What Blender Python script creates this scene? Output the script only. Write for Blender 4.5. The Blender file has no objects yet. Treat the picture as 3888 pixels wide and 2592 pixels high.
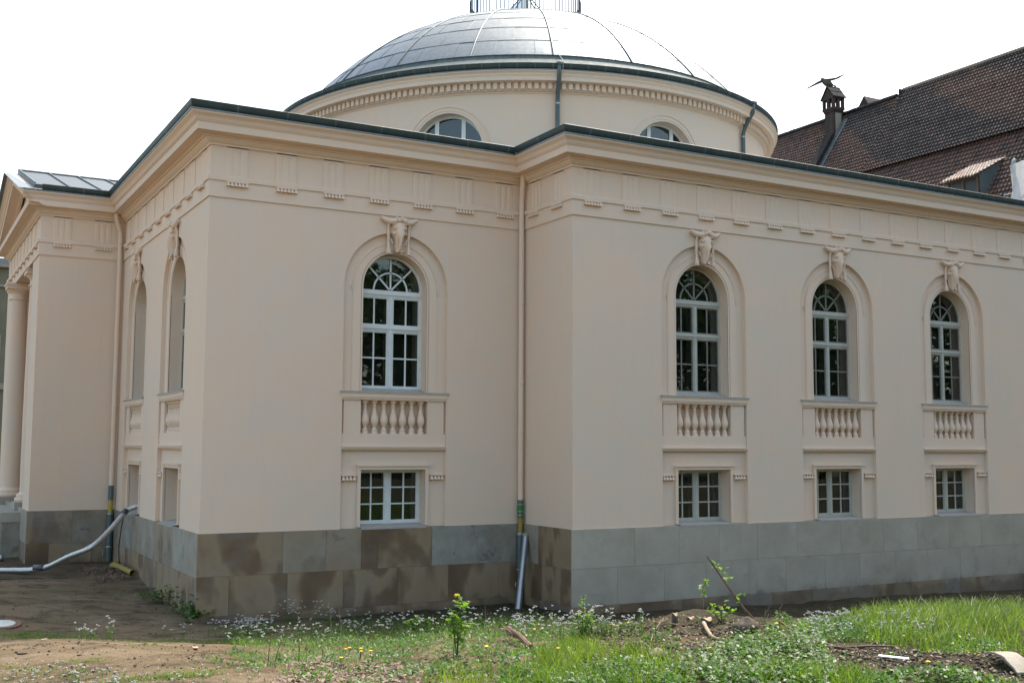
import bpy, bmesh, math, random
import numpy as np
from mathutils import Vector, Matrix
from mathutils.geometry import tessellate_polygon
R_=math.radians; PI=math.pi; sin=math.sin; cos=math.cos
random.seed(7); RNG=np.random.RandomState(11)
SC=bpy.context.scene; COL=SC.collection

# ------------------------------------------------------------------ camera, world, sun, exposure
CAM=np.array([-5.17713,-21.33641,1.66585]); YAW=.50577; PITCH=.09248; ROLL=-.0051; FPX=4264.516
_r=np.array([cos(YAW),-sin(YAW),0]); FW=np.array([sin(YAW)*cos(PITCH),cos(YAW)*cos(PITCH),sin(PITCH)]); _u=np.cross(_r,FW)
CR=cos(ROLL)*_r-sin(ROLL)*_u; CU=sin(ROLL)*_r+cos(ROLL)*_u
cd=bpy.data.cameras.new('camera'); camo=bpy.data.objects.new('camera',cd); COL.objects.link(camo)
cd.lens=FPX/3888*36; cd.sensor_width=36; cd.clip_end=2000; cd.clip_start=.1
camo.matrix_world=Matrix(((CR[0],CU[0],-FW[0],CAM[0]),(CR[1],CU[1],-FW[1],CAM[1]),(CR[2],CU[2],-FW[2],CAM[2]),(0,0,0,1)))
SC.camera=camo
SUN_AZ=R_(60); SUN_EL=R_(58)
w=bpy.data.worlds.new('World'); SC.world=w; w.use_nodes=True
_s=w.node_tree.nodes.new('ShaderNodeTexSky'); _s.sky_type='NISHITA'; _s.sun_disc=False
_s.sun_elevation=SUN_EL; _s.sun_rotation=SUN_AZ; _s.dust_density=2.8; _s.air_density=1.0; _s.ozone_density=1.0
_m=w.node_tree.nodes.new('ShaderNodeMix'); _m.data_type='RGBA'; _m.blend_type='MULTIPLY'; _m.inputs[0].default_value=1.; _m.inputs[7].default_value=(1.04,1.,.855,1)  # camera white balance set for shade
w.node_tree.links.new(_s.outputs[0],_m.inputs[6]); w.node_tree.links.new(_m.outputs[2],w.node_tree.nodes['Background'].inputs[0])
w.node_tree.nodes['Background'].inputs[1].default_value=.15
sl=bpy.data.lights.new('sun','SUN'); sl.energy=2.0; sl.angle=R_(.5); sl.color=(1,.95,.87)
so=bpy.data.objects.new('sun',sl); COL.objects.link(so)
so.rotation_euler=Vector((-sin(SUN_AZ)*cos(SUN_EL),-cos(SUN_AZ)*cos(SUN_EL),-sin(SUN_EL))).to_track_quat('-Z','Y').to_euler()
SC.view_settings.view_transform='Standard'; SC.view_settings.look='None'; SC.view_settings.gamma=1
SC.view_settings.exposure=1.64
SC.cycles.max_bounces=8; SC.cycles.diffuse_bounces=4; SC.cycles.transparent_max_bounces=12

# ------------------------------------------------------------------ helpers
class MB:
    def __init__(s): s.v=[]; s.f=[]; s.c=[]; s.cur=None
    def add(s,vs,fs,col=None):
        n=len(s.v); s.v.extend([tuple(map(float,p)) for p in vs]); s.f.extend([tuple(n+i for i in f) for f in fs])
        s.c.extend([col if col is not None else s.cur]*len(fs)); return s
    def box(s,x0,x1,y0,y1,z0,z1,T=None,col=None):
        vs=[(x,y,z) for x in(x0,x1) for y in(y0,y1) for z in(z0,z1)]
        if T: vs=[T(*p) for p in vs]
        return s.add(vs,[(0,1,3,2),(4,6,7,5),(0,4,5,1),(2,3,7,6),(0,2,6,4),(1,5,7,3)],col)
    def tube(s,pts,rad,n=8,cap=True,col=None):
        pts=[Vector(p) for p in pts]; k=len(pts)
        rs=rad if isinstance(rad,(list,tuple)) else [rad]*k
        up=None; vs=[]
        for i,p in enumerate(pts):
            t=(pts[min(i+1,k-1)]-pts[max(i-1,0)]).normalized()
            if up is None:
                up=t.orthogonal().normalized()
            else:
                up=(up-t*up.dot(t)); up=up.normalized() if up.length>1e-6 else t.orthogonal().normalized()
            b=t.cross(up)
            for j in range(n):
                a=2*PI*j/n; vs.append(p+(up*cos(a)+b*sin(a))*rs[i])
        fs=[(i*n+j,i*n+(j+1)%n,(i+1)*n+(j+1)%n,(i+1)*n+j) for i in range(k-1) for j in range(n)]
        if cap: fs+= [tuple(range(n-1,-1,-1)),tuple((k-1)*n+j for j in range(n))]
        return s.add(vs,fs,col)
    def lathe(s,prof,cx,cy,n=24,a0=0,a1=2*PI,col=None,z0=0):
        full=abs(a1-a0-2*PI)<1e-6; m=n if full else n+1
        vs=[(cx+r*cos(a0+(a1-a0)*j/n),cy+r*sin(a0+(a1-a0)*j/n),z0+z) for r,z in prof for j in range(m)]
        fs=[]
        for i in range(len(prof)-1):
            for j in range(n):
                j2=(j+1)%m if full else j+1
                fs.append((i*m+j,i*m+j2,(i+1)*m+j2,(i+1)*m+j))
        return s.add(vs,fs,col)
    def sweep(s,path,prof,closed=True,pclosed=False,col=None,caps=False):
        P=[Vector(p) for p in path]; n=len(P); vs=[]
        def nrm(a,b):
            d=(b-a).normalized(); return Vector((d.y,-d.x))
        for i in range(n):
            if closed: n1=nrm(P[i-1],P[i]); n2=nrm(P[i],P[(i+1)%n])
            else:
                n1=nrm(P[max(i-1,0)],P[max(i,1)]); n2=nrm(P[min(i,n-2)],P[min(i+1,n-1)])
            m=(n1+n2)/(1+n1.dot(n2))
            for o,z in prof: q=P[i]+m*o; vs.append((q.x,q.y,z))
        k=len(prof); kk=k if pclosed else k-1; fs=[]
        for i in range(n if closed else n-1):
            i2=(i+1)%n
            for j in range(kk):
                j2=(j+1)%k; fs.append((i*k+j,i2*k+j,i2*k+j2,i*k+j2))
        if caps and not closed: fs+=[tuple(range(k)),tuple((n-1)*k+j for j in range(k-1,-1,-1))]
        return s.add(vs,fs,col)
    def poly(s,loops,T,col=None):
        """planar polygon with holes; loops of (a,b); T(a,b)->world"""
        L=[[Vector((a,b,0)) for a,b in lp] for lp in loops]
        tr=tessellate_polygon(L); flat=[p for lp in loops for p in lp]
        return s.add([T(a,b) for a,b in flat],[tuple(t) for t in tr],col)
    def build(s,name,mat,parent=None,smooth=False,recalc=True,angle=None,solid=None,bevel=None):
        me=bpy.data.meshes.new(name); me.from_pydata(s.v,[],s.f); me.update()
        if any(c is not None for c in s.c):
            at=me.color_attributes.new('tint','FLOAT_COLOR','CORNER'); buf=[]
            for c,f in zip(s.c,s.f): buf.extend(list(c if c is not None else (.5,.5,.5))[:3]+[1.0] if c is None or len(c)==3 else list(c)); 
            out=[]
            for c,f in zip(s.c,s.f):
                cc=(list(c) if c is not None else [.5,.5,.5]); cc=cc+[1.0] if len(cc)==3 else cc; out.extend(cc*len(f))
            at.data.foreach_set('color',out)
        if recalc:
            bm=bmesh.new(); bm.from_mesh(me); bmesh.ops.recalc_face_normals(bm,faces=bm.faces); bm.to_mesh(me); bm.free()
        if smooth:
            me.polygons.foreach_set('use_smooth',[True]*len(me.polygons))
            if angle: me.set_sharp_from_angle(angle=R_(angle))
        if mat: me.materials.append(mat)
        o=bpy.data.objects.new(name,me); COL.objects.link(o)
        if parent: o.parent=parent
        if bevel:
            m=o.modifiers.new('bevel','BEVEL'); m.width=bevel; m.segments=2; m.limit_method='ANGLE'
        return o
def tag(o,label=None,cat=None,group=None,kind=None):
    if label:o['label']=label
    if cat:o['category']=cat
    if group:o['group']=group
    if kind:o['kind']=kind
    return o
def thing(name,label,cat,loc=(0,0,0),group=None):
    o=bpy.data.objects.new(name,None); o.empty_display_size=.2; COL.objects.link(o); o.location=loc
    o['_k']=1; del o['_k']
    return tag(o,label,cat,group)
def fix_parent(root):
    """children were built in world coordinates: keep them there"""
    for c in root.children: c.location=Vector(c.location)-root.location
class Fac:
    """facade frame: s along the wall, z up, o outward"""
    def __init__(s,x,y,dx,dy,L): s.x,s.y,s.dx,s.dy,s.L=x,y,dx,dy,L; s.nx,s.ny=dy,-dx
    def __call__(s,a,o,z): return (s.x+s.dx*a+s.nx*o, s.y+s.dy*a+s.ny*o, z)
    def pl(s,o): return lambda a,z:s(a,o,z)
def ray(u,v): return FW+CR*(u-1944)/FPX+CU*(1296-v)/FPX
def smooth(e0,e1,x):
    t=np.clip((x-e0)/(e1-e0),0,1); return t*t*(3-2*t)
_tab=RNG.rand(256,256)
def vnoise(x,y,sc=1.,seed=0):
    x=np.asarray(x)*sc+seed*17.3; y=np.asarray(y)*sc+seed*9.7
    xi=np.floor(x).astype(int); yi=np.floor(y).astype(int); fx=x-xi; fy=y-yi
    fx=fx*fx*(3-2*fx); fy=fy*fy*(3-2*fy); g=lambda a,b:_tab[a&255,b&255]
    return (g(xi,yi)*(1-fx)+g(xi+1,yi)*fx)*(1-fy)+(g(xi,yi+1)*(1-fx)+g(xi+1,yi+1)*fx)*fy
MOUNDS=[(-.25,6.1,.9,.13)]
def Hbase(x,y):
    x=np.asarray(x,float); y=np.asarray(y,float)
    yf=-2.05*smooth(5.5,8.5,x)
    s=yf-y
    z=np.interp(s,[-12,-8,0,2.4,3.4,5,8,12,16,22,60],[-1.18,-1.28,-1.66,-1.60,-1.47,-1.27,-.86,-.36,-.1,.05,.1])
    z=z-.018*np.clip(x-7,0,20)*(1-smooth(1.5,7,s))
    z=z+.30*smooth(-.8,4.2,-x)*smooth(-8,-3,s)*(1-smooth(6,11,s))
    return z
def H(x,y,fine=True):
    z=Hbase(x,y)
    x=np.asarray(x,float); y=np.asarray(y,float)
    z=z+.10*(vnoise(x,y,.45,1)-.5)+.05*(vnoise(x,y,1.3,2)-.5)
    for mx,my,mr,mh in MOUNDS: z=z+mh*np.exp(-((x-mx)**2+(y-my)**2)/(mr*mr))
    if fine: z=z+.045*(vnoise(x,y,3.1,3)-.5)+.022*(vnoise(x,y,9,4)-.5)+.03*np.clip(vnoise(x*.7,y*1.6,2.2,7)-.62,0,1)
    return z
def gp(u,v,dz=0.):
    """ground point seen at photo pixel (u,v): used once to place things on the ground"""
    d=ray(u,v); t=np.linspace(6,60,2200); P=CAM[None]+t[:,None]*d[None]
    below=P[:,2]<H(P[:,0],P[:,1],False); i=int(np.argmax(below)) if below.any() else len(t)-1
    p=P[i]; return (float(p[0]),float(p[1]),float(H(p[0],p[1]))+dz)
def depth(p): return float((np.array(p)-CAM)@FW)
for (u,v,mr,mh) in ((2270,2425,.35,.10),(2590,2400,.7,.22),(2720,2385,.6,.18),(2860,2405,.5,.12),(3150,2500,.6,.06),(3750,2530,.6,.08),(1750,2480,.5,.06)):
    p=gp(u,v); MOUNDS.append((p[0],p[1],mr,mh))

# ------------------------------------------------------------------ materials
def mat(name): 
    m=bpy.data.materials.new(name); m.use_nodes=True; nt=m.node_tree; b=nt.nodes['Principled BSDF']; return m,nt,b
def N(nt,t,**k):
    n=nt.nodes.new(t)
    for a,v in k.items():
        if a.startswith('i_'):
            key=a[2:]; key=int(key) if key.isdigit() else key.replace('_',' '); n.inputs[key].default_value=v
        else: setattr(n,a,v)
    return n
def noise(nt,scale,detail=4,rough=.55,vec=None,dist=0.):
    n=N(nt,'ShaderNodeTexNoise',i_Scale=scale,i_Detail=detail,i_Roughness=rough,i_Distortion=dist)
    if vec is not None: nt.links.new(vec,n.inputs['Vector'])
    return n.outputs['Fac']
def ramp(nt,fac,stops,interp='LINEAR'):
    r=N(nt,'ShaderNodeValToRGB'); r.color_ramp.interpolation=interp; e=r.color_ramp.elements
    while len(e)<len(stops): e.new(.5)
    for i,(p,c) in enumerate(stops):
        e[i].position=p; e[i].color=(*c,1) if len(c)==3 else c
    nt.links.new(fac,r.inputs[0]); return r.outputs[0]
def mix(nt,fac,a,b,mode='MIX'):
    m=N(nt,'ShaderNodeMix',data_type='RGBA',blend_type=mode)
    for i,x in((0,fac),(6,a),(7,b)):
        if hasattr(x,'links'): nt.links.new(x,m.inputs[i])
        else: m.inputs[i].default_value=(*x,1) if isinstance(x,tuple) and len(x)==3 else x
    return m.outputs[2]
def geo(nt): return N(nt,'ShaderNodeNewGeometry').outputs['Position']
def mapv(nt,vec,scale): 
    m=N(nt,'ShaderNodeMapping'); m.inputs['Scale'].default_value=scale; nt.links.new(vec,m.inputs[0]); return m.outputs[0]
def bump(nt,b,h,strength=.3,dist=.01):
    n=N(nt,'ShaderNodeBump',i_Strength=strength,i_Distance=dist); nt.links.new(h,n.inputs['Height']); nt.links.new(n.outputs[0],b.inputs['Normal'])
def attr(nt,name='tint'): return N(nt,'ShaderNodeAttribute',attribute_name=name).outputs['Color']
def math_(nt,op,a,b=0.):
    m=N(nt,'ShaderNodeMath',operation=op)
    for i,x in((0,a),(1,b)):
        if hasattr(x,'links'): nt.links.new(x,m.inputs[i])
        else: m.inputs[i].default_value=x
    return m.outputs[0]
def setc(nt,b,c):
    if hasattr(c,'links'): nt.links.new(c,b.inputs['Base Color'])
    else: b.inputs['Base Color'].default_value=(*c,1)

def stucco(name,c1,c2,c3):
    m,nt,b=mat(name); P=geo(nt)
    a=ramp(nt,noise(nt,.55,3,.5,P),[(.40,c1),(.58,c2)])
    a=mix(nt,ramp(nt,noise(nt,1.6,5,.65,P,.4),[(.48,(0,0,0)),(.70,(.7,)*3)]),a,c3)
    a=mix(nt,math_(nt,'MULTIPLY',noise(nt,28,4,.7,P),.10),a,tuple(x*.72 for x in c1))
    # rain streaks, faint
    st=ramp(nt,noise(nt,2.2,4,.6,mapv(nt,P,(3.2,3.2,.22))),[(.52,(0,0,0)),(.78,(.17,)*3)])
    a=mix(nt,st,a,tuple(x*.86 for x in c2))
    setc(nt,b,a); b.inputs['Roughness'].default_value=.93; b.inputs['Specular IOR Level'].default_value=.2
    h=math_(nt,'ADD',noise(nt,70,3,.6,P),math_(nt,'MULTIPLY',noise(nt,9,3,.5,P),.9))
    bump(nt,b,h,.35,.008); return m
M={}
M['stucco']=stucco('stucco',(.735,.562,.432),(.695,.56,.447),(.755,.555,.405))
M['trim']=stucco('stucco_trim',(.745,.572,.44),(.72,.572,.45),(.755,.57,.425))
def plinth_mat():
    m,nt,b=mat('sandstone'); P=geo(nt); t=attr(nt)
    sp=N(nt,'ShaderNodeSeparateColor'); nt.links.new(t,sp.inputs[0]) # r: brownness, g: value, b: offset seed
    off=N(nt,'ShaderNodeVectorMath',operation='ADD'); nt.links.new(P,off.inputs[0])
    sc_=N(nt,'ShaderNodeVectorMath',operation='SCALE'); nt.links.new(t,sc_.inputs[0]); sc_.inputs['Scale'].default_value=37.; 
    cb=N(nt,'ShaderNodeCombineXYZ'); nt.links.new(math_(nt,'MULTIPLY',sp.outputs[2],40.),cb.inputs[0]); nt.links.new(math_(nt,'MULTIPLY',sp.outputs[2],23.),cb.inputs[2])
    nt.links.new(cb.outputs[0],off.inputs[1]); V=off.outputs[0]
    n1=noise(nt,.95,3,.5,mapv(nt,V,(1,1,.6)),.25)
    brown=ramp(nt,n1,[(.28,(.10,.056,.026)),(.43,(.17,.10,.048)),(.49,(.30,.21,.118)),(.58,(.27,.185,.105)),(.65,(.14,.082,.040))])
    grey=ramp(nt,noise(nt,2.0,6,.65,V,.3),[(.35,(.21,.20,.17)),(.55,(.30,.28,.24)),(.7,(.36,.335,.285))])
    stain=ramp(nt,noise(nt,2.1,4,.55,V,.2),[(.60,(0,0,0)),(.65,(.8,)*3)])
    grey2=mix(nt,stain,grey,(.12,.115,.10))
    pale=ramp(nt,noise(nt,1.1,4,.5,V,.2),[(.35,(.40,.355,.28)),(.65,(.50,.45,.365))])
    gl_=noise(nt,.8,4,.6,mapv(nt,P,(1,1,1.4)),.3); rr_=N(nt,'ShaderNodeMath',operation='MULTIPLY_ADD',use_clamp=True); nt.links.new(math_(nt,'SUBTRACT',gl_,.5),rr_.inputs[0]); rr_.inputs[1].default_value=1.8; nt.links.new(sp.outputs[0],rr_.inputs[2])
    c=mix(nt,rr_.outputs[0],grey2,brown)
    c=mix(nt,sp.outputs[1],c,pale)
    # damp foot of the wall: a stain with its own ragged edge
    sz=N(nt,'ShaderNodeSeparateXYZ'); nt.links.new(P,sz.inputs[0])
    zz=math_(nt,'ADD',sz.outputs[2],math_(nt,'MULTIPLY',noise(nt,1.3,5,.6,mapv(nt,P,(1,1,.4)),.3),1.0))
    damp=ramp(nt,math_(nt,'ADD',zz,1.2),[(.08,(1,1,1)),(.14,(.35,)*3),(.3,(0,0,0))])
    c=mix(nt,math_(nt,'MULTIPLY',damp,.55),c,(.095,.07,.045))
    c=mix(nt,math_(nt,'MULTIPLY',noise(nt,40,4,.7,P),.35),c,(.13,.12,.10))
    setc(nt,b,c); b.inputs['Roughness'].default_value=.85
    bump(nt,b,math_(nt,'ADD',noise(nt,45,4,.7,P),noise(nt,6,3,.5,P)),.5,.012); return m
M['plinth']=plinth_mat()
def simple(name,c,rough=.6,metal=0.,c2=None,ns=8,bs=0.,bn=30,spec=.5):
    m,nt,b=mat(name); P=geo(nt)
    if c2: setc(nt,b,ramp(nt,noise(nt,ns,5,.6,P),[(.35,c),(.68,c2)]))
    else: setc(nt,b,c)
    b.inputs['Roughness'].default_value=rough; b.inputs['Metallic'].default_value=metal; b.inputs['Specular IOR Level'].default_value=spec
    if bs: bump(nt,b,noise(nt,bn,4,.6,P),bs,.01)
    return m
M['mortar']=simple('mortar',(.15,.135,.11),.95)
def zinc(name,c1,c2,rough,metal,seam=False):
    m,nt,b=mat(name); P=geo(nt)
    st=noise(nt,3.,5,.65,mapv(nt,P,(2.5,2.5,.35)),.2)
    c=ramp(nt,st,[(.3,c1),(.7,c2)])
    if seam: c=mix(nt,.55,c,attr(nt),'MULTIPLY')
    setc(nt,b,c); b.inputs['Metallic'].default_value=metal
    nt.links.new(math_(nt,'ADD',math_(nt,'MULTIPLY',noise(nt,5,4,.6,P),.22),rough-.1),b.inputs['Roughness'])
    bump(nt,b,noise(nt,1.6,3,.5,P),.25,.04); return m
M['gutter']=zinc('zinc_gutter',(.028,.042,.041),(.046,.066,.063),.55,.2)
M['flash']=zinc('zinc_flashing',(.14,.165,.17),(.20,.23,.235),.45,.5)
M['dome']=zinc('zinc_dome',(.13,.155,.175),(.18,.21,.23),.50,.55,True)
M['band']=zinc('zinc_band',(.055,.075,.075),(.12,.145,.14),.75,.1)
M['pipe_grey']=zinc('zinc_pipe',(.07,.095,.10),(.12,.15,.15),.45,.4)
M['steel']=simple('galvanised_steel',(.32,.335,.34),.30,.85,(.42,.43,.43),6,.1)
M['foil']=simple('foil_hose',(.48,.47,.45),.28,.8,(.62,.61,.59),25,.9,60)
M['white_frame']=simple('white_window_paint',(.60,.63,.61),.45,0,(.68,.70,.68),5)
M['frame_warm']=simple('cream_window_paint',(.42,.415,.36),.5,0,(.47,.465,.41),5)
M['frame_grey']=simple('grey_sash',(.17,.165,.14),.5,0,(.22,.215,.185),5)  # darker grey than the other frames, for sash bars and inner casements
M['sill']=simple('grey_sill',(.33,.31,.28),.8,0,(.40,.37,.33),9,.2)
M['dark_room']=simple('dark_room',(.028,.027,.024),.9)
def glass():
    m=bpy.data.materials.new('window_glass'); m.use_nodes=True; nt=m.node_tree; nt.nodes.clear()
    o=N(nt,'ShaderNodeOutputMaterial'); tr=N(nt,'ShaderNodeBsdfTransparent'); tr.inputs[0].default_value=(.72,.78,.74,1)
    gl=N(nt,'ShaderNodeBsdfGlossy'); gl.inputs['Roughness'].default_value=.015; gl.inputs[0].default_value=(.95,1,.98,1)
    fr=N(nt,'ShaderNodeFresnel',i_IOR=1.55); mx=N(nt,'ShaderNodeMixShader'); P=geo(nt)
    bp=N(nt,'ShaderNodeBump',i_Strength=.03,i_Distance=.02); nt.links.new(noise(nt,2.5,2,.5,P),bp.inputs['Height']); nt.links.new(bp.outputs[0],gl.inputs['Normal'])
    nt.links.new(math_(nt,'MULTIPLY',fr.outputs[0],1.6),mx.inputs[0]); nt.links.new(tr.outputs[0],mx.inputs[1]); nt.links.new(gl.outputs[0],mx.inputs[2]); nt.links.new(mx.outputs[0],o.inputs[0]); return m
M['glass']=glass(); M['lead']=simple('dark_parapet_cover',(.022,.021,.021),.9,0,(.04,.036,.034),3,spec=.1)
M['black']=simple('black_metal',(.02,.022,.022),.5,.3)
M['iron']=simple('railing_iron',(.06,.07,.07),.55,.4)
M['green_band']=simple('green_tape',(.02,.16,.03),.4); M['yellow']=simple('yellow_plastic',(.36,.25,.03),.5,0,(.44,.32,.05),12)
M['yellow_dull']=simple('dull_yellow_pipe',(.24,.17,.03),.6,0,(.31,.23,.05),12,.1)
M['tape']=simple('grey_tape',(.07,.07,.085),.4)
def leafmat(name,c1,c2,tr=.45,sc=6,rough=.55,tint=(1.6,1.7,.7)):
    m=bpy.data.materials.new(name); m.use_nodes=True; nt=m.node_tree; b=nt.nodes['Principled BSDF']; out=nt.nodes['Material Output']
    c=ramp(nt,noise(nt,sc,3,.6,geo(nt)),[(.35,c1),(.65,c2)])
    setc(nt,b,c); b.inputs['Roughness'].default_value=rough; b.inputs['Specular IOR Level'].default_value=.35
    t=N(nt,'ShaderNodeBsdfTranslucent'); nt.links.new(mix(nt,1.,c,tint,'MULTIPLY'),t.inputs[0])
    mx=N(nt,'ShaderNodeMixShader'); mx.inputs[0].default_value=tr
    nt.links.new(b.outputs[0],mx.inputs[1]); nt.links.new(t.outputs[0],mx.inputs[2]); nt.links.new(mx.outputs[0],out.inputs[0]); return m
M['grass']=leafmat('grass_blade',(.07,.135,.02),(.15,.22,.045),.5,3,.42,(1.6,1.6,.6))
M['grass_dark']=leafmat('weed_leaf',(.035,.095,.022),(.085,.16,.035),.4,5,.45)
M['dark_weed']=leafmat('dark_weed_leaf',(.025,.075,.02),(.055,.12,.03),.3,6,.35)
M['leaf']=leafmat('young_leaf',(.09,.18,.025),(.14,.24,.04),.5,9)
M['tree_leaf']=leafmat('tree_leaf',(.022,.05,.012),(.055,.095,.022),.3,.7)
M['straw']=leafmat('dry_straw',(.20,.155,.10),(.30,.24,.16),.15,10,.7,(1.1,1,.8))
M['petal']=leafmat('white_petals',(.55,.53,.52),(.66,.64,.62),.3,30,.6,(1,1,1))
M['dandelion']=simple('dandelion_yellow',(.75,.45,.01),.7)
M['bark']=simple('bark',(.07,.05,.035),.9,0,(.13,.10,.07),14,.6)
M['wood_peel']=simple('peeled_wood',(.30,.20,.12),.8,0,(.42,.31,.21),12,.4)
M['cutwood']=simple('cut_wood',(.36,.24,.16),.8,0,(.46,.33,.24),20,.3)
M['twig']=simple('twig_bark',(.11,.065,.04),.85,0,(.19,.12,.08),20,.3)
M['log']=simple('reddish_log',(.085,.045,.028),.85,0,(.15,.085,.055),14,.5)
M['stone']=simple('field_stone',(.16,.12,.095),.85,0,(.25,.20,.165),12,.5)
M['concrete']=simple('concrete',(.23,.20,.155),.9,0,(.31,.28,.23),9,.5)
M['litter']=simple('dead_leaf',(.085,.05,.035),.8,0,(.30,.215,.17),30)
M['clod']=simple('soil_clod',(.05,.036,.026),.95,0,(.11,.082,.06),20,.6)
M['sheet']=leafmat('white_sheet',(.55,.56,.56),(.64,.64,.64),.3,1.2,.5,(.95,.97,1.))
def tile_mat():
    m,nt,b=mat('roof_tiles'); c=mix(nt,.35,attr(nt),mix(nt,noise(nt,6,4,.6,geo(nt)),(.35,.35,.35),(1.4,1.4,1.4)),'MULTIPLY')
    setc(nt,b,c); b.inputs['Roughness'].default_value=.62; return m
M['tile']=tile_mat()
M['brick']=None
def brick_mat():
    m,nt,b=mat('red_brick'); t=N(nt,'ShaderNodeTexCoord')
    br=N(nt,'ShaderNodeTexBrick',i_Scale=4.0); br.inputs['Color1'].default_value=(.05,.024,.017,1); br.inputs['Color2'].default_value=(.03,.017,.014,1); br.inputs['Mortar'].default_value=(.06,.052,.045,1); br.inputs['Mortar Size'].default_value=.025
    mp=N(nt,'ShaderNodeMapping'); mp.inputs['Rotation'].default_value=(R_(90),0,0)
    nt.links.new(t.outputs['Object'],mp.inputs[0]); nt.links.new(mp.outputs[0],br.inputs['Vector'])
    setc(nt,b,br.outputs[0]); b.inputs['Roughness'].default_value=.9; return m
M['brick']=brick_mat()
def ground_mat():
    m,nt,b=mat('ground_soil'); P=geo(nt); a=attr(nt); sp=N(nt,'ShaderNodeSeparateColor'); nt.links.new(a,sp.inputs[0])
    sand=ramp(nt,noise(nt,.9,6,.62,mapv(nt,P,(.55,1.5,1)),.3),[(.30,(.17,.118,.068)),(.5,(.235,.172,.104)),(.68,(.30,.228,.148))])
    sand=mix(nt,ramp(nt,noise(nt,1.9,7,.72,mapv(nt,P,(.7,1.2,1)),.2),[(.49,(0,0,0)),(.60,(.85,)*3)]),sand,(.10,.072,.045))
    soil=ramp(nt,noise(nt,5,6,.7,P),[(.3,(.028,.020,.014)),(.5,(.06,.043,.030)),(.62,(.10,.074,.054)),(.75,(.16,.125,.095))])
    c=mix(nt,sp.outputs[0],sand,soil)
    c=mix(nt,math_(nt,'MULTIPLY',sp.outputs[1],ramp(nt,noise(nt,3.5,5,.7,P),[(.42,(0,0,0)),(.56,(1,1,1))])),c,(.05,.085,.022))
    c=mix(nt,ramp(nt,noise(nt,90,2,.5,P),[(.66,(0,0,0)),(.7,(.5,)*3)]),c,(.34,.29,.23))
    setc(nt,b,c); b.inputs['Roughness'].default_value=.97; b.inputs['Specular IOR Level'].default_value=.15
    bump(nt,b,math_(nt,'ADD',noise(nt,11,7,.75,P),math_(nt,'MULTIPLY',noise(nt,60,3,.6,P),.4)),1.,.09); return m
M['ground']=ground_mat()

# ------------------------------------------------------------------ ground
def axis(a,b,st,lo,hi,k):
    f=np.arange(a,b+1e-6,st); o1=a-np.geomspace(st,a-lo,k)[::-1]; o2=b+np.geomspace(st,hi-b,k); return np.concatenate([o1,f,o2])
def build_ground():
    xs=axis(-8,24,.11,-500,500,26); ys=axis(-19,9.5,.10,-500,600,26)
    X,Y=np.meshgrid(xs,ys); Z=H(X,Y); far=np.clip((np.hypot(X-8,Y+5)-35)/60,0,1); Z=Z*(1-far)+(-1.2)*far
    nx,ny=len(xs),len(ys); v=np.stack([X,Y,Z],-1).reshape(-1,3)
    i=np.arange(nx-1)[None]+np.arange(ny-1)[:,None]*nx; f=np.stack([i,i+1,i+1+nx,i+nx],-1).reshape(-1,4)
    me=bpy.data.meshes.new('ground'); me.from_pydata(v.tolist(),[],f.tolist()); me.update()
    me.polygons.foreach_set('use_smooth',[True]*len(me.polygons))
    s=-2.05*smooth(5.5,8.5,X)-Y
    soil=smooth(.25,.95,smooth(-.5,4.5,X+.8*(vnoise(X,Y,.8,5)-.5)-.0*s)*1.0+.35*(vnoise(X,Y,1.1,6)-.5))
    soil=np.maximum(soil,.75*(1-smooth(.3,1.3,s))*smooth(-1.,0.5,s)*smooth(-.5,.5,X))
    soil=np.maximum(soil,.55*(1-smooth(6,7.5,X*0+7.5-(Y-0)))*(Y>6))
    green=smooth(0.,3.,X)*.30+.25*smooth(.5,.8,vnoise(X,Y,.7,8))
    col=np.stack([np.clip(soil,0,1),np.clip(green,0,1),0*X,0*X+1],-1).reshape(-1,4)
    at=me.color_attributes.new('tint','FLOAT_COLOR','POINT'); at.data.foreach_set('color',col.ravel())
    me.materials.append(M['ground']); o=bpy.data.objects.new('ground',me); COL.objects.link(o); tag(o,kind='structure')
build_ground()

# ------------------------------------------------------------------ the rotunda building
BLD=thing('rotunda_building','peach stuccoed neoclassical building with arched windows, sandstone base and zinc dome','building',(0,0,0))
XE=21.75; YN=26.32; YC=13.16; YP=17.40
PLAN=[(-2.04,8.92),(0,8.92),(0,0),(6.91,0),(6.91,-2.05),(XE,-2.05),(XE,0),(28.7,0),(28.7,YN),(XE,YN),(XE,YN+2.05),(6.91,YN+2.05),(6.91,YN),(0,YN),(0,YP),(-2.04,YP)]
FJC=Fac(-2.04,8.92,1,0,2.04); FL=Fac(0,8.92,0,-1,8.92); FS1=Fac(0,0,1,0,6.91); FIB=Fac(6.91,0,0,-1,2.05); FS2=Fac(6.91,-2.05,1,0,XE-6.91); FP=Fac(-2.04,YP,0,-1,YP-8.92)
FE=Fac(XE,0,1,0,6.95)
BAYS={'E':(FE,[3.035]),'S1':(FS1,[3.915]),'S2':(FS2,[10.308-6.91+3.955*k for k in range(3)]),'L':(FL,[8.92-6.86,8.92-2.815])}
SPR=4.92
def arch(cx,h,z0,zs,n=28,r=None):
    r=r or h; return [(cx-h,z0),(cx+h,z0)]+[(cx+h*cos(PI*i/n),zs+r*sin(PI*i/n)) for i in range(n+1)]
RD=.09  # bay recess
wall=MB(); frz=MB()
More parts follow.
